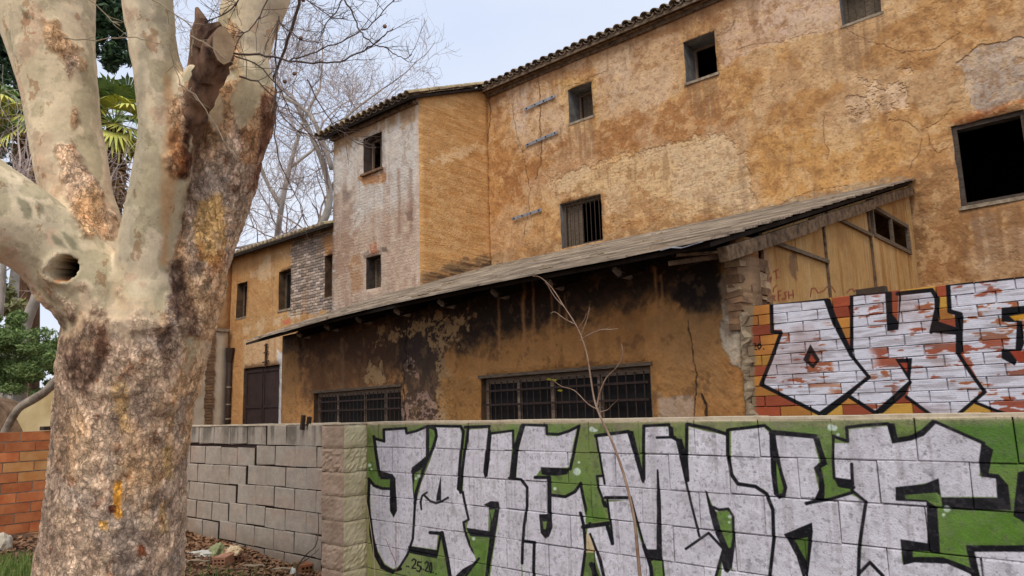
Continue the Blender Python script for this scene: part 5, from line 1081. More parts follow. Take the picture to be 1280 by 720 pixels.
def bark_mat(name, attr=True):
    m, nt, bs = new_mat(name); L = nt.links
    g = N(nt, 'ShaderNodeNewGeometry'); at = N(nt, 'ShaderNodeAttribute', attribute_name='bark')
    wn_ = N(nt, 'ShaderNodeTexNoise', i_Scale=11, i_Detail=8, i_Roughness=.7); L.new(g.outputs['Position'], wn_.inputs['Vector'])
    ad = N(nt, 'ShaderNodeVectorMath', operation='MULTIPLY_ADD'); ad.inputs[1].default_value = (.16, .16, .16); L.new(wn_.outputs['Color'], ad.inputs[0])
    mpn = N(nt, 'ShaderNodeMapping'); mpn.inputs['Scale'].default_value = (1, 1, .6); L.new(g.outputs['Position'], mpn.inputs[0]); L.new(mpn.outputs[0], ad.inputs[2])
    v1 = N(nt, 'ShaderNodeTexVoronoi', i_Scale=15); L.new(ad.outputs[0], v1.inputs['Vector']); v2 = N(nt, 'ShaderNodeTexVoronoi', i_Scale=15, feature='DISTANCE_TO_EDGE'); L.new(ad.outputs[0], v2.inputs['Vector'])
    v3 = N(nt, 'ShaderNodeTexVoronoi', i_Scale=38, feature='DISTANCE_TO_EDGE'); L.new(ad.outputs[0], v3.inputs['Vector'])
    sepc = N(nt, 'ShaderNodeSeparateColor'); L.new(v1.outputs['Color'], sepc.inputs[0])
    tone = N(nt, 'ShaderNodeMapRange', i_To_Min=.80, i_To_Max=1.2); L.new(sepc.outputs[0], tone.inputs[0])
    edge = N(nt, 'ShaderNodeMapRange', i_From_Max=.07, i_To_Min=.5, i_To_Max=1.); L.new(v2.outputs['Distance'], edge.inputs[0])
    edge3 = N(nt, 'ShaderNodeMapRange', i_From_Max=.12, i_To_Min=.72, i_To_Max=1.); L.new(v3.outputs['Distance'], edge3.inputs[0])
    te_ = N(nt, 'ShaderNodeMath', operation='MULTIPLY'); L.new(tone.outputs[0], te_.inputs[0]); L.new(edge.outputs[0], te_.inputs[1])
    te2 = N(nt, 'ShaderNodeMath', operation='MULTIPLY'); L.new(te_.outputs[0], te2.inputs[0]); L.new(edge3.outputs[0], te2.inputs[1])
    fn = N(nt, 'ShaderNodeTexNoise', i_Scale=34, i_Detail=10, i_Roughness=.75); L.new(g.outputs['Position'], fn.inputs['Vector'])
    fr = N(nt, 'ShaderNodeMapRange', i_From_Min=.32, i_From_Max=.68, i_To_Min=.84, i_To_Max=1.12); L.new(fn.outputs[0], fr.inputs[0])
    mixf = N(nt, 'ShaderNodeMix'); L.new(at.outputs['Alpha'], mixf.inputs[0]); mixf.inputs[2].default_value = 1.; L.new(te2.outputs[0], mixf.inputs[3])
    mm = N(nt, 'ShaderNodeMath', operation='MULTIPLY'); L.new(mixf.outputs[0], mm.inputs[0]); L.new(fr.outputs[0], mm.inputs[1])
    vm = N(nt, 'ShaderNodeVectorMath', operation='SCALE'); L.new(at.outputs['Color'], vm.inputs[0]); L.new(mm.outputs[0], vm.inputs['Scale']); L.new(vm.outputs[0], bs.inputs['Base Color'])
    # dark fissures running up the rough bark, sharp flakes and stains on the smooth bark
    mp2 = N(nt, 'ShaderNodeMapping'); mp2.inputs['Scale'].default_value = (1, 1, .7); L.new(g.outputs['Position'], mp2.inputs[0])
    f2 = N(nt, 'ShaderNodeTexNoise', i_Scale=13, i_Detail=6, i_Roughness=.6, i_Distortion=.8); L.new(mp2.outputs[0], f2.inputs['Vector'])
    ab = N(nt, 'ShaderNodeMath', operation='SUBTRACT'); ab.inputs[1].default_value = .5; L.new(f2.outputs[0], ab.inputs[0]); ab2 = N(nt, 'ShaderNodeMath', operation='ABSOLUTE'); L.new(ab.outputs[0], ab2.inputs[0])
    fi = N(nt, 'ShaderNodeMapRange', i_From_Min=0, i_From_Max=.022, i_To_Min=.5, i_To_Max=1.05); L.new(ab2.outputs[0], fi.inputs[0])
    f3 = N(nt, 'ShaderNodeTexNoise', i_Scale=8, i_Detail=8, i_Roughness=.55); L.new(g.outputs['Position'], f3.inputs['Vector'])
    fc = N(nt, 'ShaderNodeMapRange', i_From_Min=.38, i_From_Max=.62, i_To_Min=.78, i_To_Max=1.26); L.new(f3.outputs[0], fc.inputs[0])
    fm = N(nt, 'ShaderNodeMath', operation='MULTIPLY'); L.new(fi.outputs[0], fm.inputs[0]); L.new(fc.outputs[0], fm.inputs[1])
    mixr_ = N(nt, 'ShaderNodeMix'); L.new(at.outputs['Alpha'], mixr_.inputs[0]); L.new(fm.outputs[0], mixr_.inputs[3])
    f4 = N(nt, 'ShaderNodeTexNoise', i_Scale=5.2, i_Detail=10, i_Roughness=.66); L.new(g.outputs['Position'], f4.inputs['Vector'])
    sp4 = N(nt, 'ShaderNodeMapRange', i_From_Min=.548, i_From_Max=.556, i_To_Min=1.03, i_To_Max=.84); L.new(f4.outputs[0], sp4.inputs[0]); L.new(sp4.outputs[0], mixr_.inputs[2])
    vm2 = N(nt, 'ShaderNodeVectorMath', operation='SCALE'); L.new(vm.outputs[0], vm2.inputs[0]); L.new(mixr_.outputs[0], vm2.inputs['Scale'])
    f5 = N(nt, 'ShaderNodeTexNoise', i_Scale=6.5, i_Detail=9, i_Roughness=.66); L.new(mp2.outputs[0], f5.inputs['Vector'])
    s5 = N(nt, 'ShaderNodeMapRange', i_From_Min=.60, i_From_Max=.615, i_To_Min=0., i_To_Max=.7); L.new(f5.outputs[0], s5.inputs[0])
    tint = N(nt, 'ShaderNodeMix', data_type='RGBA', blend_type='MULTIPLY'); L.new(s5.outputs[0], tint.inputs[0]); L.new(vm2.outputs[0], tint.inputs[6]); tint.inputs[7].default_value = (.62, .42, .32, 1); L.new(tint.outputs[2], bs.inputs['Base Color'])
    hs = N(nt, 'ShaderNodeMath', operation='MULTIPLY'); L.new(te2.outputs[0], hs.inputs[0]); L.new(fi.outputs[0], hs.inputs[1]); te2 = hs
    hh = N(nt, 'ShaderNodeMath', operation='MULTIPLY'); L.new(te2.outputs[0], hh.inputs[0]); L.new(at.outputs['Alpha'], hh.inputs[1])
    b1 = N(nt, 'ShaderNodeBump', i_Strength=.8, i_Distance=.014); L.new(hh.outputs[0], b1.inputs['Height'])
    b2 = N(nt, 'ShaderNodeBump', i_Strength=.35, i_Distance=.006); L.new(fn.outputs[0], b2.inputs['Height']); L.new(b1.outputs[0], b2.inputs['Normal']); L.new(b2.outputs[0], bs.inputs['Normal'])
    return m
MAT['bark'] = bark_mat('plane_tree_bark'); tme.materials.clear(); tme.materials.append(MAT['bark']); link('trunk', tme, TR)
print('trunk', nv, round(time.time()-T0, 1))
MAT['cut'] = simple_mat('sawn_wood_end', (186, 158, 124), (120, 92, 68), 5, .9, .4, .004, (1, 1, 1)); MAT['dead_bark'] = simple_mat('dark_brown_dead_bark', (150, 116, 92), (60, 42, 33), 9, .95, .9, .02, (1, 1, .4), world=True)
MAT['twig'] = simple_mat('brown_grey_twig', (112, 96, 86), (78, 64, 58), 6, .85, .2); MAT['twig_pale'] = simple_mat('pale_dry_twig', (178, 162, 134), (140, 122, 98), 6, .85, .2)
MAT['far_bark'] = simple_mat('pale_far_plane_bark', (206, 196, 182), (160, 150, 138), 1.4, .9, .2, world=True); MAT['far_twig'] = simple_mat('far_twigs', (200, 182, 172), (160, 142, 134), 2, .9, 0)
# the sawn stub and the splintered spike next to it
m = MB(); a = at_depth(252, 108, 4.72); b = at_depth(274, 62, 4.60); bd = Vector(b)-Vector(a)
cp = [at_depth(222, 215, 4.86), at_depth(232, 180, 4.80), at_depth(242, 146, 4.74), at_depth(253, 114, 4.69), at_depth(264, 86, 4.64), b]; cp, cr_ = resample(cp, [.02, .06, .080, .092, .10, .095], 5)
for i in range(0, len(cp)-1):
    pass
m.tube(cp, [r_*random.uniform(.9, 1.1) for r_ in cr_], 14); m.v = [tuple(Vector(v)*1.0+Vector((random.gauss(0, .006), random.gauss(0, .006), random.gauss(0, .006)))) for v in m.v]
st_ = m.build('sawn_stub', [MAT['dead_bark']], TR, smooth=True)
fd = (Vector(CC)-Vector(b)).normalized()*.75+bd.normalized()*.45+Vector(CR)*.2; fd.normalize(); xx = fd.orthogonal().normalized(); yy = fd.cross(xx); m = MB(); nn = 22
upv = (Vector(CU)-fd*fd.dot(Vector(CU))).normalized(); sd_ = upv.cross(fd)
ring_ = [Vector(b)+upv*(.118*cos(2*pi*i/nn)*random.uniform(.93, 1.05))+sd_*(.066*sin(2*pi*i/nn)*random.uniform(.93, 1.05)) for i in range(nn)]
m.quad([p+fd*.075 for p in ring_]); 
for i in range(nn): m.quad([ring_[i]+fd*.075, ring_[(i+1) % nn]+fd*.075, ring_[(i+1) % nn]*1.0-fd*.10+(Vector(b)-ring_[(i+1) % nn])*.0, ring_[i]-fd*.10], 1)
m.build('cut_face', [MAT['cut'], MAT['dead_bark']], st_)
m = MB(); m.tube([at_depth(250, 90, 4.74), at_depth(250, 62, 4.74), at_depth(248, 42, 4.74), at_depth(252, 26, 4.74), at_depth(246, 10, 4.75)], [.08, .062, .05, .042, .012], 9); m.tube([at_depth(252, 60, 4.72), at_depth(262, 38, 4.7), at_depth(276, 30, 4.7)], [.07, .06, .02], 6); m.build('splintered_stub', [MAT['dead_bark']], TR)
def wob(P, a, n=3):
    P = [Vector(p) for p in P]; o = []
    for i in range(len(P)-1):
        for k in range(n): o.append(P[i].lerp(P[i+1], k/n)+Vector((random.uniform(-a, a), random.uniform(-a, a), random.uniform(-a, a))))
    return o+[P[-1]]
def sub_twigs(m, P, r, n, ln, spread=.8, up=.3, sides=4, lvl=1):
    P = [Vector(p) for p in P]
    for _ in range(n):
        i = random.randrange(1, len(P)-1) if len(P) > 2 else 0; p = P[i]; d = (P[min(i+1, len(P)-1)]-P[max(i-1, 0)]).normalized()
        d = (d*.8+Vector((random.uniform(-1, 1), random.uniform(-1, 1), random.uniform(-1, 1)+up))*spread).normalized(); L = ln*random.uniform(.4, 1.1); q = [p]
        for s_ in range(4): d = (d+Vector((random.uniform(-.3, .3), random.uniform(-.3, .3), random.uniform(-.25, .35)))).normalized(); q.append(q[-1]+d*L/4)
        m.tube(q, [r*.6, r*.5, r*.42, r*.36, r*.3], sides, cap=False)
        if lvl > 1: sub_twigs(m, q, r*.6, 2, ln*.5, spread, up, 3, lvl-1)
tw_l = [([(284, 66), (325, 69), (350, 73), (370, 78), (400, 79), (425, 77), (445, 68), (460, 60), (472, 52), (482, 43), (491, 36)], 4.9, 3.2, 1.3), ([(360, 76), (372, 72), (395, 65), (420, 55), (445, 43), (465, 30), (480, 14), (496, -3)], 4.9, 2.2, 1.3),
 ([(425, -30), (430, -5), (437, 10), (443, 22), (451, 40), (458, 48), (468, 55), (485, 62), (495, 68), (505, 74), (515, 68)], 5.4, 2.6, 1), ([(430, -3), (420, 15), (408, 28), (402, 45), (400, 52)], 5.4, 1.8, 1), ([(348, 20), (352, 32), (370, 45), (378, 50), (392, 54), (402, 53)], 4.9, 2, 1),
 ([(372, -10), (395, 8), (415, 22), (435, 24)], 5.2, 1.8, 1), ([(346, 25), (345, 85), (343, 132), (344, 170), (352, 210), (372, 250), (384, 275)], 4.9, 2.4, 1), ([(376, -20), (374, 5), (360, 50), (345, 90), (336, 110)], 5.6, 4.5, 3), ([(284, 66), (310, 76), (330, 86), (350, 112), (362, 140), (385, 165), (402, 190)], 4.9, 2.2, 1),
 ([(300, 96), (322, 100), (340, 120), (356, 150), (380, 172)], 4.9, 2.6, 1), ([(336, -5), (325, 20), (315, 35), (300, 45), (294, 62)], 4.8, 1.8, 1.2), ([(306, -8), (290, 10), (270, 22), (256, 26)], 4.6, 2.2, 1.2), ([(385, 100), (400, 130), (420, 160), (446, 180), (470, 185)], 5.2, 1.8, 1)]
tw_p = [([(80, 49), (120, 49), (160, 47), (185, 50), (205, 60)], 4.5, 1.6, 1), ([(100, -8), (125, 12), (150, 32)], 4.5, 1.6, 1), ([(222, 105), (243, 118), (262, 145), (280, 175), (297, 198)], 4.5, 1.8, 1), ([(238, 45), (262, 58), (286, 78)], 4.5, 1.8, 1), ([(182, -5), (210, 12), (240, 33)], 4.5, 1.8, 1.2), ([(212, 60), (222, 95), (230, 120)], 4.5, 1.4, 1), ([(240, 35), (240, 70)], 4.5, 1.6, 1.2)]
def seed_ball(p, r, parent):
    bm = bmesh.new(); bmesh.ops.create_icosphere(bm, subdivisions=1, radius=r)
    me = bpy.data.meshes.new('seed_ball'); bm.to_mesh(me); bm.free(); me.materials.append(MAT['dead_bark']); return link('seed_ball', me, parent, p)
for i, (L, d, w0, w1) in enumerate(tw_l+tw_p):
    pale = i >= len(tw_l); P = wob([at_depth(q[0], q[1], d) for q in L], .008, 3); n = len(P); m = MB()
    m.tube(P, [(w0+(w1-w0)*k/(n-1))/2*d/FPX for k in range(n)], 5); sub_twigs(m, P, .0042, 4 if pale else 12, .12 if pale else .26, lvl=1 if pale else 2)
    m.build('branch', [MAT['twig_pale'] if pale else MAT['twig']], TR)
for (x_, y_, d) in ((376, 48, 4.9), (379, 0, 4.9), (356, 102, 4.9), (481, 33, 4.9), (368, 92, 4.9)): seed_ball(at_depth(x_, y_, d), .016, TR)

# ================================================================== TREES BEHIND
def grow(m, p, d, L, r, lvl, maxl, wander=.22, upw=.10, kids=3, sides=4, minr=.006, tips=None):
    seg = 5 if lvl < 2 else 4; P = [Vector(p)]; d = Vector(d).normalized()
    for s_ in range(seg):
        d = (d+Vector((random.gauss(0, wander), random.gauss(0, wander), random.gauss(0, wander)+upw))).normalized(); P.append(P[-1]+d*L/seg)
    rr_ = [max(r*(1-.55*i/seg), minr*.6) for i in range(seg+1)]
    m.tube(P, rr_, max(3, sides-lvl), cap=False)
    if lvl < maxl:
        for k in range(kids+(1 if random.random() < .5 else 0)):
            i = random.randint(1, seg) if k else seg; q = P[i]; dd = (P[i]-P[i-1]).normalized()
            side = Vector((random.gauss(0, 1), random.gauss(0, 1), random.gauss(0, .8))); side = (side-dd*side.dot(dd)).normalized()
            grow(m, q, dd*random.uniform(.5, 1.)+side*random.uniform(.5, 1.), L*random.uniform(.58, .78), rr_[i]*random.uniform(.5, .72), lvl+1, maxl, wander, upw, kids, sides, minr, tips)
    elif tips is not None: tips.append(P[-1])
def bare_tree(label, base, boughs, maxl=5, seed=0, L=3., kids=3, minr=.009, cat='tree', group=None, mat='far_bark'):
    """boughs: polylines of (x, y, w) pixels at a depth; the first runs down to the ground"""
    random.seed(seed); t = root('bare_tree', label, cat, base, group); m = MB(); tm = MB()
    for bi, (chain, d) in enumerate(boughs):
        P, R_ = px_chain(chain, d)
        if bi == 0: P = [np.array([base[0], base[1], -.1])]+P; R_ = [R_[0]*1.25]+R_
        P2, R2 = resample(P, R_, 3); m.tube(P2, R2, 9)
        for k in range(2, len(P2), 1):
            if P2[k][2] < 4.5: continue
            for _ in range(1 if bi else 1):
                if random.random() < .75: grow(tm, P2[k], Vector(P2[k]-P2[k-1]).normalized()*.5+Vector((random.gauss(0, .7), random.gauss(0, .7), random.gauss(.35, .5))), L*random.uniform(.5, 1.), R2[k]*random.uniform(.25, .5), 1, maxl, kids=kids, minr=minr)
        grow(tm, P2[-1], Vector(P2[-1]-P2[-2]), L, R2[-1]*.8, 1, maxl, kids=kids, minr=minr)
    m.build('trunk', [MAT[mat]], t, smooth=True); tm.build('crown', [MAT['far_twig']], t)
    return t, len(tm.f)
def gb(x, y, d): p = at_depth(x, y, d); return (p[0], p[1], 0.)
nt_ = 0
T_, k = bare_tree('bare pale plane tree rising behind the left wing roof beside the tower', gb(395, 500, 19.4), [([(385, 330, 10.8), (395, 295, 10.1), (408, 268, 9.4), (412, 240, 7.9), (402, 200, 6.5), (385, 160, 5.8), (365, 120, 5.0)], 27), ([(400, 285, 8.6), (370, 290, 6.5), (335, 302, 5.8), (300, 310, 4.3)], 27), ([(412, 240, 6.5), (435, 200, 5.0), (450, 160, 3.6)], 27.5), ([(415, 212, 6.5), (404, 178, 5.8), (386, 142, 5.0), (350, 118, 3.6)], 26)], maxl=5, seed=3, L=2.6); nt_ += k
T_, k = bare_tree('bare plane tree farther back with a dense haze of fine twigs above the wing', gb(345, 505, 25.9), [([(345, 330, 8.6), (350, 270, 7.2), (362, 210, 5.8), (380, 150, 4.3), (400, 110, 3.6)], 36), ([(352, 260, 5.8), (330, 220, 4.3), (318, 180, 3.6)], 36), ([(362, 210, 4.3), (400, 180, 3.6), (440, 140, 2.9), (480, 110, 2.2)], 36)], maxl=5, seed=5, L=3.4, kids=2, minr=.008); nt_ += k
T_, k = bare_tree('bare grey forked tree seen under the low left limb of the plane tree', gb(30, 500, 17), [([(30, 430, 13), (36, 395, 13), (46, 368, 12), (40, 340, 8), (30, 305, 6), (24, 260, 5)], 17), ([(46, 368, 8), (60, 352, 6), (72, 338, 5), (90, 300, 4)], 17), ([(0, 400, 7), (4, 340, 7), (3, 280, 6)], 18)], maxl=4, seed=9, L=2., minr=.008); nt_ += k
print('twig faces', nt_, round(time.time()-T0, 1))
random.seed(21)
# leafy crowns made of many small leaves in uneven clumps
def leaf_mat(name, c1, c2, c3):
    m, nt, bs = new_mat(name); L = nt.links
    oi = N(nt, 'ShaderNodeNewGeometry'); r = N(nt, 'ShaderNodeValToRGB'); e = r.color_ramp.elements; e[0].color = srgb(c1); e[1].color = srgb(c3); q = e.new(.5); q.color = srgb(c2)
    L.new(oi.outputs['Random Per Island'], r.inputs[0]); L.new(r.outputs[0], bs.inputs['Base Color']); bs.inputs['Roughness'].default_value = .6
    return m
MAT['pine'] = leaf_mat('dark_conifer_needles', (48, 74, 52), (84, 108, 72), (38, 58, 44)); MAT['shrub'] = leaf_mat('green_shrub_leaves', (96, 122, 70), (136, 154, 90), (66, 92, 56)); MAT['olive'] = leaf_mat('olive_leaves', (150, 150, 92), (120, 128, 84), (170, 164, 110))
def crown(t, mat, clumps, per, lsz, asp=2.5, name='crown', droop=0.):
    V = []; F = []
    for (c, R_) in clumps:
        for _ in range(int(per)):
            d = Vector((random.gauss(0, 1), random.gauss(0, 1), random.gauss(0, 1))).normalized()*(random.random()**.45)
            p = Vector(c)+Vector((d.x*R_[0], d.y*R_[1], d.z*R_[2]))
            a = Vector((random.gauss(0, 1), random.gauss(0, 1), random.gauss(-droop, .8))).normalized(); b = a.orthogonal().normalized(); b = (b*cos(random.random()*6)+a.cross(b)*sin(random.random()*6))
            s_ = lsz*random.uniform(.6, 1.3); n = len(V); a = a*s_; b = b*(s_/asp)
            V += [p-a*.5, p+b*.5, p+a*.5+b*.1, p-b*.5]; F.append((n, n+1, n+2, n+3))
    return link(name, mesh(name, V, F, [MAT[mat]]), t)
def px_clumps(L, d, dd=1.2):
    out = []
    for (x_, y_, rx, ry) in L:
        k_ = d/FPX; n = max(1, int(rx*ry/90))
        for _ in range(n):
            a = random.uniform(0, 6.28); q = random.random()**.6
            out.append((at_depth(x_+cos(a)*rx*q, y_+sin(a)*ry*q, d+random.uniform(-dd, dd)), (rx*k_*.42*random.uniform(.6, 1.2), rx*k_*.42, ry*k_*.36*random.uniform(.6, 1.2))))
    return out
def leafy(name, label, base, r, h, mat, clumps, per, lsz, asp=2.5, cat='tree', droop=0., trunk='far_bark'):
    t = root(name, label, cat, base); m = MB(); m.tube([(base[0], base[1], -.1), (base[0]+.1, base[1], h*.5), (base[0], base[1]+.1, h)], [r, r*.8, r*.4], 8); m.build('trunk', [MAT[trunk]], t); crown(t, mat, clumps, per, lsz, asp, droop=droop); return t
leafy('conifer_tree', 'tall dark green conifer behind the upper left limb of the plane tree', gb(10, 500, 26), .35, 13, 'pine', px_clumps([(5, 90, 40, 50), (20, 150, 35, 40), (0, 200, 36, 40), (-60, 120, 60, 90), (15, 230, 22, 24), (-50, 250, 50, 50), (-10, 20, 40, 50), (-40, -60, 50, 70)], 26, 1.5), 150, .30, 3.)
leafy('conifer_tree', 'dark green conifer seen between the two upright limbs above the palm', gb(125, 500, 30), .35, 15, 'pine', px_clumps([(130, 20, 40, 44), (150, 50, 26, 36), (140, 5, 30, 30), (128, 70, 22, 34), (110, 110, 24, 26), (150, -40, 60, 60), (120, 150, 16, 30)], 30, 1.5), 170, .30, 3.)
leafy('conifer_shrub', 'bushy green pine below the low left limb behind the brick wall', gb(20, 520, 14), .16, 3.2, 'shrub', px_clumps([(25, 440, 48, 30), (20, 470, 42, 24), (60, 445, 24, 24), (5, 410, 26, 30), (-50, 440, 50, 50), (45, 492, 22, 12), (66, 468, 20, 16), (70, 420, 14, 18)], 14, .9), 520, .085, 3.6, 'shrub')
leafy('olive_tree', 'yellow-green leafy tree behind the pine at the left edge', gb(0, 500, 22), .2, 5, 'olive', px_clumps([(8, 365, 24, 22), (20, 390, 26, 20), (-40, 370, 50, 40)], 22, 1.), 120, .2, 2.5)
# palms
MAT['frond'] = simple_mat('palm_frond', (228, 218, 110), (176, 184, 96), 3, .6, 0, vary=.2); MAT['frond_dark'] = simple_mat('palm_frond_green', (150, 170, 104), (112, 136, 88), 3, .6, 0, vary=.2)
MAT['frond_dead'] = simple_mat('dead_palm_frond', (190, 152, 104), (120, 92, 66), 3, .9, 0, vary=.2); MAT['palm_trunk'] = simple_mat('fibrous_palm_trunk', (124, 92, 66), (70, 50, 38), 6, .95, .8, .04, (1, 1, .5), world=True)
def fan(parent, hub, d, stem, R_, mat, n=18, droop=.25, name='frond'):
    d = Vector(d).normalized(); m = MB(); tip = Vector(hub)+d*stem; m.tube([hub, Vector(hub)+d*stem*.5+Vector((0, 0, .04)), tip], [.025, .018, .012], 4)
    sx = d.cross(Vector((0, 0, 1))); sx = sx.normalized() if sx.length > .05 else Vector((1, 0, 0)); nrm = sx.cross(d).normalized()
    for i in range(n):
        a = (i/(n-1)-.5)*2*1.9; e = (d*cos(a)+sx*sin(a)).normalized(); L = R_*(1-.18*abs(a)/1.9)*random.uniform(.88, 1.06); w = R_*.055
        s_ = nrm.cross(e).normalized()*w; p0 = tip; p1 = tip+e*L*.55+nrm*.03; p2 = tip+e*L+Vector((0, 0, -droop*L*random.uniform(.5, 1.3)))
        m.quad([p0, p1-s_, p2, p1+s_])
    return m.build(name, [MAT[mat]], parent)
def palm(label, x, y, d, R_, seed, lean=0):
    random.seed(seed); b = gb(x+lean, 520, d); top = at_depth(x, y, d); t = root('fan_palm', label, 'palm tree', b); m = MB(); b_ = np.array([b[0], b[1], -.1])
    m.tube([b_, b_+(top-b_)*.5, top], [.34, .26, .24], 10); m.build('trunk', [MAT['palm_trunk']], t)
    for i in range(36):
        a = random.uniform(0, 6.28); e = random.uniform(-.9, .9); fan(t, top+np.array([0, 0, .1]), (cos(a)*cos(e), sin(a)*cos(e), sin(e)), R_*random.uniform(.8, 1.2), R_*random.uniform(.8, 1.05), 'frond' if (e < .35 and random.random() < .7) else 'frond_dark', droop=.35)
    for i in range(30):
        a = random.uniform(0, 6.28); h = random.uniform(.1, 1.9); fan(t, top+np.array([0, 0, -h]), (cos(a)*.42, sin(a)*.42, -1), R_*.45, R_*.75, 'frond_dead', 9, .1, 'dead_frond')
    return t
palm('fan palm with yellow-green fronds seen between the two upright limbs', 143, 158, 24, 1.0, 4)
palm('fan palm with a skirt of dead brown fronds beside the left limb', 42, 150, 22, .8, 6, lean=-4)
# cream garden wall with a swept top
random.seed(31)
cw = root('garden_wall', 'cream rendered garden wall with a swept curved top behind the orange brick wall', 'wall', gb(50, 540, 12.5))
PC = Plane(tuple(at_depth(50, 500, 12.5)[:2]), 45); top_px = [(-60, 560), (-8, 545), (22, 524), (27, 510), (34, 500), (45, 492), (60, 484), (80, 472), (130, 462), (190, 458)]
tp = [PC.px(a, b) for a, b in top_px]; tu, tz = [q[0] for q in tp], [q[1] for q in tp]
V_, F_, M_2 = wall_panel(PC, tu[1], tu[-1], 0, 3, step=.12, amp=.015, thick=.35, ztop=lambda u: float(np.interp(u, tu, tz))); link('render', mesh('garden_wall_render', V_, F_, [MAT['cream'], MAT['cream']], M_2), cw)
m = MB(); a = PC.px(-30, 505, .3); b = PC.px(24, 500, .3)
rk = root('earth_bank', 'rough brown earth bank with dry stems at the left edge above the brick wall', 'earth bank', PC.P(b[0]-.6, 0, .5))
V_ = []; F_ = []; nb = 14
for j in range(nb+1):
    for i in range(nb+1):
        u_ = b[0]-2.2+2.35*i/nb; v_ = j/nb; hgt_ = (b[1]+.08*math.sin(i*.9))*math.sin(min(1, v_*1.6)*pi/2)*(1-.5*max(0, (i-nb+3)/3)); V_.append(PC.P(u_, hgt_+random.uniform(-.04, .04), 1.2-1.5*v_))
for j in range(nb):
    for i in range(nb): k_ = j*(nb+1)+i; F_.append((k_, k_+1, k_+nb+2, k_+nb+1))
MAT['earth'] = simple_mat('rough_brown_earth', (150, 124, 98), (92, 70, 54), 6, .97, .8, .04, world=True); link('bank_surface', mesh('bank', V_, F_, MAT['earth'], smooth=True), rk)
MAT['lean'] = simple_mat('grey_brown_bark', (166, 152, 134), (112, 98, 84), 8, .95, .6, .02, world=True)
bo = root('leaning_trunk', 'thick grey leaning trunk above the curved cream wall', 'tree trunk', PC.P(PC.px(20, 525)[0], 0, .25)); m = MB()
P, R_ = px_chain([(6, 540, 12), (22, 512, 12), (40, 500, 13), (56, 490, 14), (72, 474, 15), (92, 452, 14)], 12.); P, R_ = resample(P, R_, 3); m.tube([np.array([P[0][0], P[0][1], -.1])]+P, [R_[0]*.8]+[r_*.8*random.uniform(.9, 1.1) for r_ in R_], 10); m.build('trunk', [MAT['lean']], bo, smooth=True)

# ================================================================== SAPLINGS
random.seed(41)
def stems(name, label, cat, L, off, mat, parent=None, group=None, subs=0):
    """L: list of (pixel polyline, w0, w1) on a plane just in front of the painted wall"""
    def pt_(x_, y_): u_, z_ = PG.px(x_, y_, off); return PG.P(u_, z_, off)
    P0 = [pt_(*q) for q in L[0][0]]; b = P0[0]; t = root(name, label, cat, (b[0], b[1], 0), group)
    for i, (c, w0, w1) in enumerate(L):
        P = [pt_(*q) for q in c]
        if i == 0: P = [np.array([P[0][0]+.02, P[0][1], -.02])]+P
        P2, R2 = resample(P, [(w1+(w0-w1)*(1-k/(len(P)-1))**1.4)/2*4.2/FPX for k in range(len(P))], 3); m = MB(); m.tube(P2, R2, 6)
        if subs: sub_twigs(m, P2, .002, subs, .06)
        m.build('stem' if i == 0 else 'side_stem', [MAT[mat]], t)
    return t
MAT['sapling'] = simple_mat('pale_brown_sapling', (164, 142, 122), (118, 84, 62), 8, .8, .3, world=True)
sp_ = stems('sapling', 'thin bare sapling leaning up in front of the graffiti wall', 'sapling',
 [([(802, 735), (800, 720), (797, 690), (793, 650), (783, 605), (772, 570), (762, 545), (750, 520), (743, 500), (738, 470), (733, 440), (722, 410), (705, 383), (690, 360), (676, 347), (666, 345)], 5.6, 1.1), ([(726, 421), (729, 412), (734, 398), (737, 384)], 1.6, 1.),
  ([(726, 425), (737, 418), (752, 412), (762, 412), (772, 411)], 1.8, 1.), ([(722, 412), (730, 400), (733, 392)], 1.5, 1.), ([(718, 405), (705, 398), (694, 390), (688, 392)], 1.5, 1.), ([(746, 508), (750, 490), (758, 472), (770, 460), (778, 445), (777, 430)], 2.4, 1.2), ([(748, 512), (735, 505), (718, 488), (702, 483), (690, 474)], 1.6, .9), ([(750, 515), (760, 512), (766, 505)], 1.4, .9), ([(706, 384), (694, 372), (682, 352)], 1.4, .9)], .15, 'sapling', subs=2)
MAT['yleaf'] = simple_mat('yellow_leaf', (206, 196, 60), (168, 166, 50), 6, .6, 0)
for (x_, y_) in ((693, 475), (700, 488), (686, 474)):
    u_, z_ = PG.px(x_, y_, .15); m = MB(); p = Vector(PG.P(u_, z_, .15)); a = Vector(PG.t)*.028; b = Vector((0, -.006, .008)); m.quad([p-a, p-b*1.2, p+a, p+b]); m.build('leaf', [MAT['yleaf']], sp_)
MAT['redstem'] = simple_mat('red_brown_stem', (150, 92, 74), (116, 64, 52), 8, .8, .2, world=True)
stems('shoot', 'thin red-brown shoots in front of the first silver letter', 'plant shoot', [([(495, 735), (495, 720), (495, 690), (495, 648)], 1.6, .9), ([(495, 712), (494, 702), (488, 688), (482, 673)], 1.3, .8)], .2, 'redstem')
stems('dry_stem', 'pale dry stem leaning on the yellow side of the pillar', 'plant shoot', [([(470, 740), (467, 690), (462, 650), (456, 615), (452, 590)], 1.5, .8)], .3, 'twig_pale')
stems('vine', 'bare brown vine climbing the left edge of the pillar', 'vine', [([(371, 712), (375, 703), (384, 692), (394, 683), (398, 665), (398, 640)], 3.2, 1.6), ([(373, 706), (388, 696), (399, 686)], 2.2, 1.)], .62, 'twig')

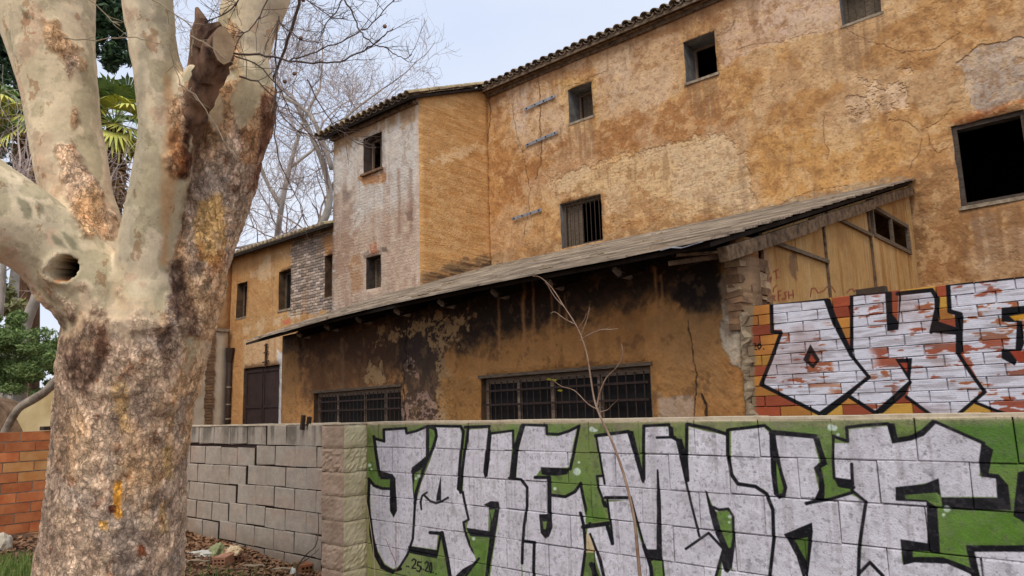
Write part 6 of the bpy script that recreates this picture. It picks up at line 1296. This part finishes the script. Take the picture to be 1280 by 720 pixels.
# ================================================================== GROUND COVER AND RUBBISH
random.seed(51)
def gp(x_, y_):
    """where the sight line through a pixel meets the ground"""
    D = ray(x_, y_); k = None; z_ = .1
    for _ in range(12): q = CC+D*((z_-1.5)/D[2]); z_ = float(ground_z(q[0], q[1]))
    return Vector((q[0], q[1], z_))
MAT['litter'] = leaf_mat('dead_leaves', (122, 84, 58), (164, 126, 92), (84, 56, 42)); MAT['grass'] = leaf_mat('grass_blades', (96, 122, 58), (130, 146, 74), (74, 100, 48))
V = []; F = []
def leafq(p, s_):
    a = Vector((random.gauss(0, 1), random.gauss(0, 1), random.gauss(0, .28))).normalized(); b = a.cross(Vector((random.gauss(0, .35), random.gauss(0, .35), 1))).normalized(); n = len(V); w = s_*random.uniform(.35, .6)
    V.extend([p-a*s_*.5, p+b*w*.5+Vector((0, 0, s_*random.uniform(0, .25))), p+a*s_*.5+Vector((0, 0, s_*random.uniform(-.05, .3))), p-b*w*.5+Vector((0, 0, s_*random.uniform(0, .25)))]); F.append((n, n+1, n+2, n+3))
cnt = 0
while cnt < 16000:
    x_ = random.uniform(-11., -3.); y_ = random.uniform(.2, 3.75)
    dens = .35+.65*float(sstep(1.0, .1, abs(3.75-y_+.03*(x_+6))))
    if random.random() > dens: continue
    if x_ < -9.2+0*(y_): continue
    z_ = float(ground_z(x_, y_)) if cnt % 1 == 0 else 0
    leafq(Vector((x_, y_, z_+.004+random.random()*.02)), random.uniform(.03, .085)); cnt += 1
lo_ = link('leaf_litter', mesh('leaf_litter', V, F, MAT['litter']), kind='stuff'); lo_['label'] = 'brown dead leaves covering the earth under the plane tree'
V = []; F = []
patches = [gp(x_, y_) for x_, y_ in ((6, 712), (22, 706), (38, 712), (14, 725), (34, 728), (50, 722), (0, 735), (25, 745), (48, 740), (60, 750))]+[gp(262, 722), gp(300, 724), gp(285, 735)]
for pi_, c in enumerate(patches):
    for _ in range(520 if pi_ < 10 else 110):
        x_, y_ = c.x+random.gauss(0, .22), c.y+random.gauss(0, .20); z_ = float(ground_z(x_, y_)); h = random.uniform(.03, .11); a = random.uniform(0, 6.28); w = .0045; n = len(V); dx, dy = cos(a), sin(a); ln = random.uniform(-.04, .04)
        V += [(x_-dy*w, y_+dx*w, z_), (x_+dy*w, y_-dx*w, z_), (x_+dx*ln, y_+dy*ln, z_+h)]; F.append((n, n+1, n+2))
lo_ = link('grass', mesh('grass', V, F, MAT['grass']), kind='stuff'); lo_['label'] = 'short green grass at the foot of the plane tree'
STK = ((248, 706, 'pale dry stick left of the hollow pink brick beside the trunk'), (292, 716, 'dark stick lying just below the two hollow bricks'), (318, 712, 'pale stick on the leaves right of the two hollow bricks'), (338, 704, 'dark stick lying closest to the base of the grey block wall'), (352, 716, 'pale stick just left of the white paper scrap'), (20, 700, 'dark stick on the leaves at the left edge near the whitish rock'))
for i, (sx_, sy_, lb_) in enumerate(STK):
    c = gp(sx_, sy_); a = random.uniform(-.6, .6)+.2; L = random.uniform(.2, .42); P = [c+Vector((cos(a)*L*(k/4-.5)+random.uniform(-.02, .02), sin(a)*L*(k/4-.5), .025+random.uniform(0, .02))) for k in range(5)]
    m = MB(); m.tube([p-c for p in P], [.012, .012, .010, .009, .006], 6); o = m.build('stick', [MAT['twig_pale'] if i % 2 == 0 else MAT['dead_bark']], loc=c); o['label'] = lb_; o['category'] = 'stick'; o['group'] = 'sticks on the leaf litter'
# perforated brick
MAT['pink_brick'] = simple_mat('pinkish_hollow_brick', (190, 142, 112), (160, 112, 86), 8, .95, .4, .004); MAT['hole'] = simple_mat('brick_hole', (40, 28, 24), (30, 22, 20), 5, 1, 0)
def hollow_brick(label, p, yaw, L=.24, W_=.115, H=.085, mat='pink_brick'):
    t = root('hollow_brick', label, 'brick', p); t.rotation_euler = (0, 0, yaw); m = MB(); g = .012; n = 3; cw_ = (W_-g*(n+1))/n
    def bx(x0, x1, y0, y1, z0, z1): m.hexa([(x0, y0, z0), (x1, y0, z0), (x1, y1, z0), (x0, y1, z0), (x0, y0, z1), (x1, y0, z1), (x1, y1, z1), (x0, y1, z1)])
    bx(0, L, 0, W_, 0, g*1.6); bx(0, L, 0, W_, H-g*1.6, H); bx(0, L, 0, W_, H/2-.006, H/2+.006)
    for i in range(n+1): bx(0.001, L-.001, i*(cw_+g)+(.001 if i == 0 else 0), i*(cw_+g)+g-(.001 if i == n else 0), g*1.6, H-g*1.6)
    me = mesh('brick_body', m.v, m.f, MAT[mat]); o = bpy.data.objects.new('brick_body', me); COL.objects.link(o); o.parent = t
    me2 = MB(); me2.v = []; m3 = MB(); m3.hexa([(L*.5, .01, .01), (L*.52, .01, .01), (L*.52, W_-.01, .01), (L*.5, W_-.01, .01), (L*.5, .01, H-.01), (L*.52, .01, H-.01), (L*.52, W_-.01, H-.01), (L*.5, W_-.01, H-.01)])
    o2 = bpy.data.objects.new('brick_core', mesh('brick_core', m3.v, m3.f, MAT['hole'])); COL.objects.link(o2); o2.parent = t  # dark plate across the inside stands in for shade in the holes
    return t
hollow_brick('hollow pink brick with three holes facing out, on the leaves by the crack', gp(281, 712)+Vector((0, 0, .02)), radians(135))
hollow_brick('second pinkish brick lying against the first under a yellowish cloth', gp(303, 703)+Vector((0, 0, .01)), radians(172), .22, .12, .10)
MAT['moss_brick'] = simple_mat('mossy_red_brick', (150, 92, 62), (86, 84, 44), 9, .95, .6, .01, pos=(.4, .6))
hollow_brick('mossy reddish brick at the foot of the pillar', gp(392, 719)+Vector((0, 0, .0)), radians(170), .2, .12, .10, 'moss_brick')
def crumple(name, label, cat, p, s_, mat, seed, sub=4, amp=.5, sharp=1., yaw=0):
    random.seed(seed); bm = bmesh.new(); bmesh.ops.create_icosphere(bm, subdivisions=sub, radius=1)
    for v in bm.verts:
        c = v.co.copy(); n = mnoise.noise(c*1.6+Vector((seed, 0, 0)))*amp+abs(mnoise.noise(c*4+Vector((0, seed, 0))))*amp*.7; v.co = c*(1+n); v.co.x *= s_[0]; v.co.y *= s_[1]; v.co.z = max(v.co.z, -.35)*s_[2]+s_[2]*.3
    me = bpy.data.meshes.new(name); bm.to_mesh(me); bm.free(); me.materials.append(MAT[mat]); o = link(name, me, None, p); o['label'] = label; o['category'] = cat; o.rotation_euler = (0, 0, yaw); return o
MAT['bag_white'] = simple_mat('white_plastic_sack', (224, 220, 208), (186, 180, 164), 9, .5, .5, .01); MAT['bag_green'] = simple_mat('greenish_bag', (168, 170, 124), (120, 126, 84), 9, .6, .5, .01); MAT['bag_cream'] = simple_mat('cream_cloth', (226, 206, 172), (190, 158, 112), 8, .8, .6, .01); MAT['white_stone'] = simple_mat('whitish_rock', (206, 196, 176), (160, 148, 128), 7, .95, .6, .01)
crumple('sack', 'flat white plastic sack lying by the base of the grey block wall', 'sack', gp(249, 694), (.16, .07, .03), 'bag_white', 3, yaw=.6)
crumple('bag', 'crumpled greenish bag against the grey wall behind the bricks', 'bag', gp(272, 696), (.085, .07, .09), 'bag_green', 5)
crumple('cloth', 'crumpled cream cloth draped on the second brick', 'cloth', gp(292, 703)+Vector((0, 0, .08)), (.10, .06, .05), 'bag_cream', 8)
crumple('rock', 'whitish rounded rock at the foot of the orange brick wall', 'rock', gp(2, 688), (.10, .09, .12), 'white_stone', 11, 3, .25)
m = MB(); p = gp(364, 722); m.v = [(-.05, 0, 0), (.05, -.02, 0), (.03, .05, 0), (-.01, .01, .09), (0.02, .03, .07)]; m.f = [(0, 1, 3), (1, 2, 4, 3), (2, 0, 3, 4), (0, 2, 1)]; m.m = [0]*4; o = m.build('paper_scrap', [MAT['bag_white']], loc=p); o['label'] = 'folded white paper scrap standing left of the mossy brick'; o['category'] = 'paper'
# stubs of rusty bars behind the wall cap
for i, (x_, y0, y1) in enumerate(((378.5, 519, 531), (386, 521, 531))):
    m = MB(); a = at_depth(x_+1, y0, 7.3); b = at_depth(x_-1, y1+6, 7.3); m.bar(b, a, .035); o = m.build('iron_stub', [MAT['iron']], loc=None); o['label'] = ('left' if i == 0 else 'right')+' one of two short rusty iron stubs just above the grey wall cap'; o['category'] = 'iron stub'
print('all', round(time.time()-T0, 1))
